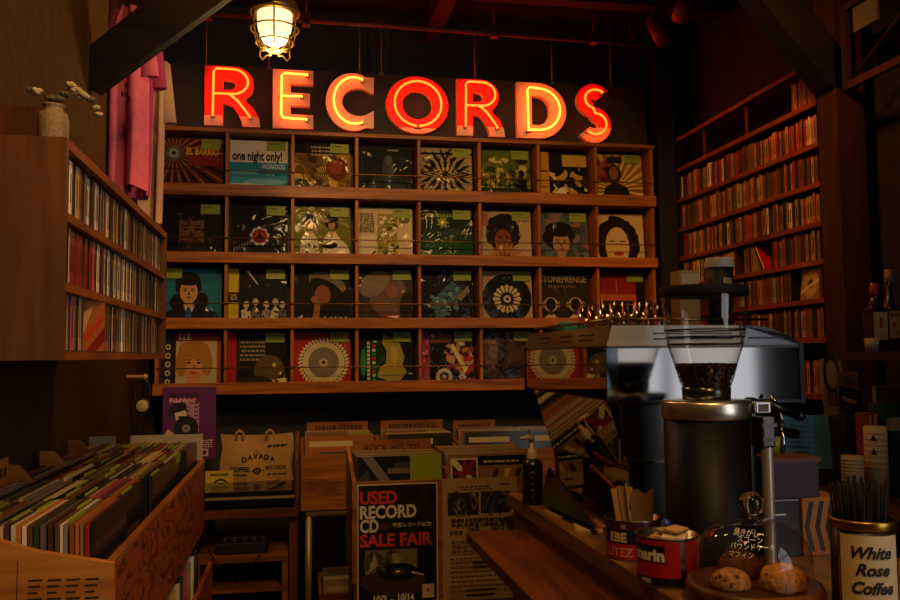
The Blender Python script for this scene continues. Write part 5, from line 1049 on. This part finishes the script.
# ------------------------------------------------------------------ coffee tin with black straws
c = (1.035, 1.405, CZ); r = .056; F0 = facing(c[0], c[1])
t = thing('cream_label_coffee_tin', 'dark tin with brass rim and cream label lettered White Rose Coffee', 'tin', c)
BRS = mat('#a8802c',.3,metal=1)
b = MB().lathe([(0,0),(r,0),(r,.170),(r-.003,.170),(r-.004,.004),(0,.004)], c, mat('#1c130c',.4,metal=.4), 48).lathe([(r-.003,.186),(r,.187),(r+.003,.183),(r+.001,.177),(r+.003,.172),(r,.168),(r-.003,.168)], c, BRS, 48)
b.build('tin_body', t)
lb_ = MB(); a0, a1 = F0-.72, F0+1.25
band(lb_, c, r+.0006, CZ+.020, CZ+.162, mat('#c9b68c',.6), a0, a1, 30); band(lb_, c, r+.0009, CZ+.020, CZ+.162, BRS, a0-.10, a0-.02, 3)
for txt, z in (('White',.122),('Rose',.092),('Coffee',.060)): wrap(lb_, txt, c, r+.001, F0+.28, CZ+z, .021, mat('#1a120c',.6), .035, .35, wmax=.075)
for z in (.034,.041): wrap(lb_, '- - - - - - - -', c, r+.001, F0+.28, CZ+z, .006, mat('#4a3a24',.6), .03)
lb_.build('label', t)
R = random.Random(14); ST_ = mat('#060607',.6,spec=.15)
for i in range(46):
    a = 2*PI*i*.381966; q = .037*math.sqrt((i+.5)/46); le = 1+.55*q/.047*.5
    p0 = (c[0]+q*.8*math.cos(a), c[1]+q*.8*math.sin(a), CZ+.02); p1 = (c[0]+q*1.45*math.cos(a)+R.uniform(-.004,.004), c[1]+q*1.45*math.sin(a)+R.uniform(-.006,.006), CZ+.256+R.uniform(-.010,.010)-.3*q)
    tag(MB().tube([p0,p1], .0026, ST_, 7).build('drinking_straw', origin=(c[0],c[1],CZ+.02)), 'black drinking straw standing in the White Rose Coffee tin', 'straw', 'straws in the coffee tin')

# ------------------------------------------------------------------ small things on the counter
sx, sy = .772, 2.70
t = thing('soap_bottle', 'black round pump bottle with small white print on the far counter corner', 'bottle', (sx, sy, CZ))
b = MB().lathe([(0,0),(.033,0),(.0345,.004),(.0345,.130),(.030,.142),(.014,.148),(.014,.155),(0,.155)], (sx,sy,CZ), mat('#0f0d0d',.3,coat=.3), 32); F0 = facing(sx, sy)
for i, (tx, h) in enumerate((('IIIIIIII',.006),('IIIII',.005),('IIIIIII',.005),('IIII',.006),('IIIIII',.004))): wrap(b, tx, (sx,sy), .0347, F0, CZ+.105-i*.019, h, mat('#8a8378',.5), .01)
b.build('bottle_body', t)
PW = mat('#c9b8a0',.45)
MB().lathe([(.0155,.150),(.0155,.176),(.008,.182),(.006,.208),(0,.208)], (sx,sy,CZ), PW, 20).tube([(sx,sy,CZ+.208),(sx-.012,sy-.005,CZ+.220),(sx-.045,sy-.012,CZ+.217)], [.009,.008,.005], PW, 10).build('pump', t)
R = random.Random(10)
for i, (x, y, w2, l, z, col, an, lab) in enumerate(((.800,2.50,.06,.13,0,'#a8906a',.1,'cream leaflets lying at the far end of the counter edge'),(.815,2.30,.07,.16,0,'#b89c70',-.25,'thin stack of tan cards at the counter edge, nearer the cans'),(.835,2.31,.055,.13,.008,'#8a6a44',-.1,'brown card on top of the tan stack at the counter edge'))):
    b = MB()
    for k in range(3 if i != 2 else 1): b.box((-w2/2+.002*k,-l/2,.0025*k),(w2/2+.002*k,l/2,.0025*k+.0022), mat(col,.6))
    tag(b.xf(Matrix.Translation((x,y,CZ+z)) @ Matrix.Rotation(an,4,'Z')).build('paper_leaflets' if i == 0 else 'card_stack' if i == 1 else 'card', origin=(x,y,CZ+z)), lab, 'paper')
t = thing('black_menu_folder', 'black tented menu folder sloping along the counter edge by the coffee machine mirror', 'folder', (.81, 2.5, CZ))
MB().add([(.800,2.17,CZ+.0225),(.768,2.60,CZ+.0225),(.862,2.60,CZ+.0225),(.802,2.62,CZ+.128),(.812,2.17,CZ+.0225),(.812,2.62,CZ+.126)], [(0,3,1),(4,2,5),(0,4,5,3),(1,3,5,2),(0,1,2,4)], mat('#14100e',.25,coat=.4)).build('cover', t)
# dark boxes to the grinder's other side
tag(MB().box((1.115,1.86,CZ),(1.205,1.97,CZ+.138), BLK, .004).box((1.135,1.858,CZ+.10),(1.165,1.861,CZ+.104), WHP).build('black_box', origin=(1.16,1.91,CZ)), 'small plain black box under the violet box, beside the grinder', 'box')
b = MB().box((1.21,1.86,CZ),(1.33,1.97,CZ+.138), mat('#9a6430',.6), .003)
for k in range(4):
    x = 1.214+k*.028; b.add([(x+.014,1.8594,CZ+.13),(x+.027,1.8594,CZ+.13),(x+.013,1.8594,CZ+.07),(x+.027,1.8594,CZ+.01),(x+.014,1.8594,CZ+.01),(x,1.8594,CZ+.07)], [(0,1,2,5),(5,2,3,4)], BKP)
tag(b.build('chevron_box', origin=(1.27,1.91,CZ)), 'tan box with a bold black zigzag pattern behind the straws', 'box')
t = thing('violet_box', 'dull violet box with a wooden rim stacked on the black box beside the grinder', 'box', (1.19, 1.91, CZ+.138))
MB().box((1.14,1.865,CZ+.138),(1.262,1.965,CZ+.225), mat('#2a1638',.5,noise=.2), .003).build('box_body', t); MB().box((1.136,1.861,CZ+.225),(1.266,1.969,CZ+.236), wood('#4a2412','#6a3a1c','x')).build('rim', t)
lath('lime_cup', 'small lime green cup on the violet box behind the steel cylinder', 'cup', [(0,0),(.014,0),(.018,.045),(.016,.045),(.013,.004),(0,.004)], (1.185,1.935,CZ+.236), mat('#7a8a1c',.5))
# back counter things
b = MB().box((-.10,-.0015,0),(.10,.0015,.2), mat('#6ab4ff',.6)); a = Art('#6ab4ff', 1.0); a.lines(1,.10,.88,.62,.92,'#3f6a88',3); 
for k in range(8): a.r(.10,.10+k*.095,.92,.106+k*.095,'#3f6a88'); a.lines(1,.12+.04*(k%3),.115+k*.095,.35+.08*(k%4),.14+k*.095,'#2a465c',k)
a.e(.5,.955,.03,'#1c2a34'); a.put(b, lambda u,v,d: (-.10+.2*u,-.0015-d,.2*v), .6, 0)
t = thing('blue_note_sheet', 'pale blue ruled note sheet clipped to a small stand on the back counter', 'note', (1.87, 2.83, .91))
b.xf(Matrix.Translation((1.872,2.83,.972)) @ Matrix.Rotation(-.15,4,'X') @ Matrix.Rotation(.04,4,'Y')).build('sheet', t); MB().box((1.77,2.80,.91),(1.945,2.90,.972), wood('#3a1c0c','#5c3016','x')).box((1.84,2.835,.972),(1.865,2.845,1.15), mat('#2a1a10',.5)).xf(Matrix.Translation((0,.02,0))).build('stand', t)
def cups(x, y, h, r, lab, print_=False):
    t = thing('paper_cup_stack', lab, 'cups', (x, y, .91)); b = MB().lathe([(0,0),(r*.86,0),(r*.97,.0),(r,h),(0,h)], (x,y,.91), mat('#b8a07c',.6), 24)
    for k in range(7): b.lathe([(r*.99+.0006,h*.45+k*h*.075),(r+.002,h*.45+k*h*.075+.003),(r*.99+.0006,h*.45+k*h*.075+.006)], (x,y,.91), mat('#c8b08a',.6), 24)
    b.build('cups', t)
    if print_: 
        F0 = facing(x,y); q = MB()
        for z in (.20,.155): q.add([(x+(r+.003)*math.cos(F0+a), y+(r+.003)*math.sin(F0+a), .91+z+d) for a,d in ((-.4,0),(.1,0),(-.15,.022))], [(0,1,2)], BKP)
        q.build('printed_mark', t)
cups(1.905, 2.50, .245, .036, 'tallest stack of paper cups with black printed triangles, back counter', True)
cups(1.815, 2.50, .150, .034, 'short stack of plain paper cups, second from the blue note, back counter')
cups(2.005, 2.44, .265, .038, 'stack of paper cups at the picture edge on the back counter')
b = MB().box((2.0,2.58,.91),(2.11,2.66,1.225), mat('#123c2c',.6), .003).box((2.012,2.578,1.13),(2.09,2.58,1.175), mat('#b8a47c',.6)); tag(b.build('green_box', origin=(2.05,2.62,.91)), 'dark green box with a cream label behind the paper cups', 'box')
tag(MB().box((1.95,2.60,.91),(1.998,2.66,1.19), mat('#8a3020',.5), .003).box((1.957,2.598,1.0),(1.968,2.6,1.185), mat('#c8a888',.5)).box((1.978,2.598,1.0),(1.988,2.6,1.185), mat('#c8a888',.5)).build('red_striped_packet', origin=(1.96,2.63,.91)), 'red and cream striped packet between the cups and the green box', 'packet')
tag(MB().box((2.06,2.69,.91),(2.24,2.71,1.28), mat('#8a6840',.8)).build('brown_paper_board', origin=(2.15,2.70,.91)), 'brown cardboard sheet standing behind the dark green box', 'cardboard')
tag(MB().box((1.985,2.76,.91),(2.125,2.95,1.165), mat('#1c110b',.6), .003).build('storage_box', origin=(2.06,2.86,.91)), 'dark storage box under the flyers beside the pillar', 'box')
b = MB().box((-.055,0,0),(.055,.004,.115), mat('#15100d',.4)); a = Art('#17110e',1.0); a.t('Peace',.16,.46,.17,'#b8a080',.70,.02,.3); a.r(0,0,1,.03,'#8a5a2c'); a.r(0,.97,1,1,'#8a5a2c'); a.r(0,0,.03,1,'#8a5a2c'); a.r(.97,0,1,1,'#8a5a2c'); a.put(b, lambda u,v,d: (-.055+.11*u,-d,.115*v), .4, .3)
tag(b.xf(Matrix.Translation((2.02,2.77,1.168)) @ Matrix.Rotation(.22,4,'Y') @ Matrix.Rotation(-.35,4,'X')).build('black_card', origin=(1.985,2.78,1.165)), 'black card with looping cream script tilted beside the brown flyers', 'card')
for i, (x, y, h, col, lab) in enumerate(((2.055,2.83,.165,'#7a5630','brown flyer holding its place in front of the patterned one by the pillar'),(2.02,2.87,.215,'#a89472','tall pale flyer with a dark arch print by the pillar'))):
    b = MB().box((-.045,0,0),(.045,.002,h), mat(col,.6)); a = Art(col,.6)
    if i: a.ring(.5,.72,.26,.40,'#2a2018',20); a.r(.2,.15,.8,.4,'#6a5a40')
    else: a.r(.2,.28,.7,.62,'#b08a4a'); a.lines(5,.15,.7,.85,.92,'#4a3018',4)
    a.put(b, lambda u,v,d: (-.045+.09*u,-d,h*v), .6, 0); tag(b.xf(Matrix.Translation((x,y,1.165)) @ Matrix.Rotation(-.08,4,'X')).build('flyer', origin=(x,y,1.165)), lab, 'flyer')
# shelf with bottles on the right wall
bs = thing('bottle_shelf', 'dark narrow wall shelf holding the liquor bottles beyond the counter', 'shelf', (2.15, 2.45, 1.4))
MB().box((1.895,2.28,1.375),(XR-.001,2.68,1.405), wood('#2a140a','#42200f','y')).build('board', bs)
for y in (2.33, 2.6): MB().prism([(XR-.002,1.375),(2.1,1.375),(XR-.002,1.2)], 'y', y, y+.015, mat('#1c100a',.5)).build('bracket', bs)
def liquor(x, y, w2, hb, hn, lab, glassc, lc, cap, txt, lz0, lz1):
    t = thing('liquor_bottle', lab, 'bottle', (x, y, 1.405)); z = 1.405; s_ = w2/2
    b = MB().box((x-s_,y-s_,z),(x+s_,y+s_,z+hb), mat(glassc,.1,coat=.6), .008).lathe([(s_*.9,hb-.004),(s_*.55,hb+.02),(.011,hb+.035),(.011,hb+hn),(0,hb+hn)], (x,y,z), mat(glassc,.1,coat=.6), 20); b.build('bottle_body', t)
    MB().lathe([(.0135,hb+hn-.042),(.0145,hb+hn-.04),(.0145,hb+hn),(0,hb+hn+.002)], (x,y,z), mat(cap,.35,coat=.3), 20).build('cap', t)
    l = MB().box((x-s_*.92,y-s_-.0008,z+lz0),(x+s_*.92,y-s_+.001,z+lz1), mat(lc,.55)); A_ = Art(lc, w2/(lz1-lz0))
    if txt: A_.t(txt,.08,.78,.12,'#1c1410',.84,.04); A_.e(.30,.48,.09,'#8a1c14',.12)
    else: A_.e(.5,.62,.12,'#8a1c14',.22); 
    A_.lines(3,.15,.12,.9,.30,'#6a5438',4); A_.put(l, lambda u,v,d: (x-s_*.92+u*s_*1.84, y-s_-.0009-d, z+lz0+v*(lz1-lz0)), .5, 0, base=False); l.build('label', t)
liquor(1.962, 2.55, .056, .150, .085, 'square liquor bottle with a red cap and plain cream label', '#2a140a', '#b89a68', '#a0141c', '', .040, .135)
liquor(2.034, 2.565, .062, .150, .135, 'taller liquor bottle with dark lettering across its amber label', '#1c1a0e', '#b8904a', '#8a6a44', 'ESCOW', .045, .140)
liquor(2.112, 2.55, .055, .155, .075, 'third liquor bottle half cut off beside the amber-labelled one', '#16120c', '#8a6a3a', '#6a5030', '', .040, .130)
lath('small_white_cup', 'small off-white cup at the open end of the bottle shelf', 'cup', [(0,0),(.018,0),(.024,.045),(.022,.045),(.017,.003),(0,.003)], (1.922,2.52,1.405), mat('#a89880',.5))
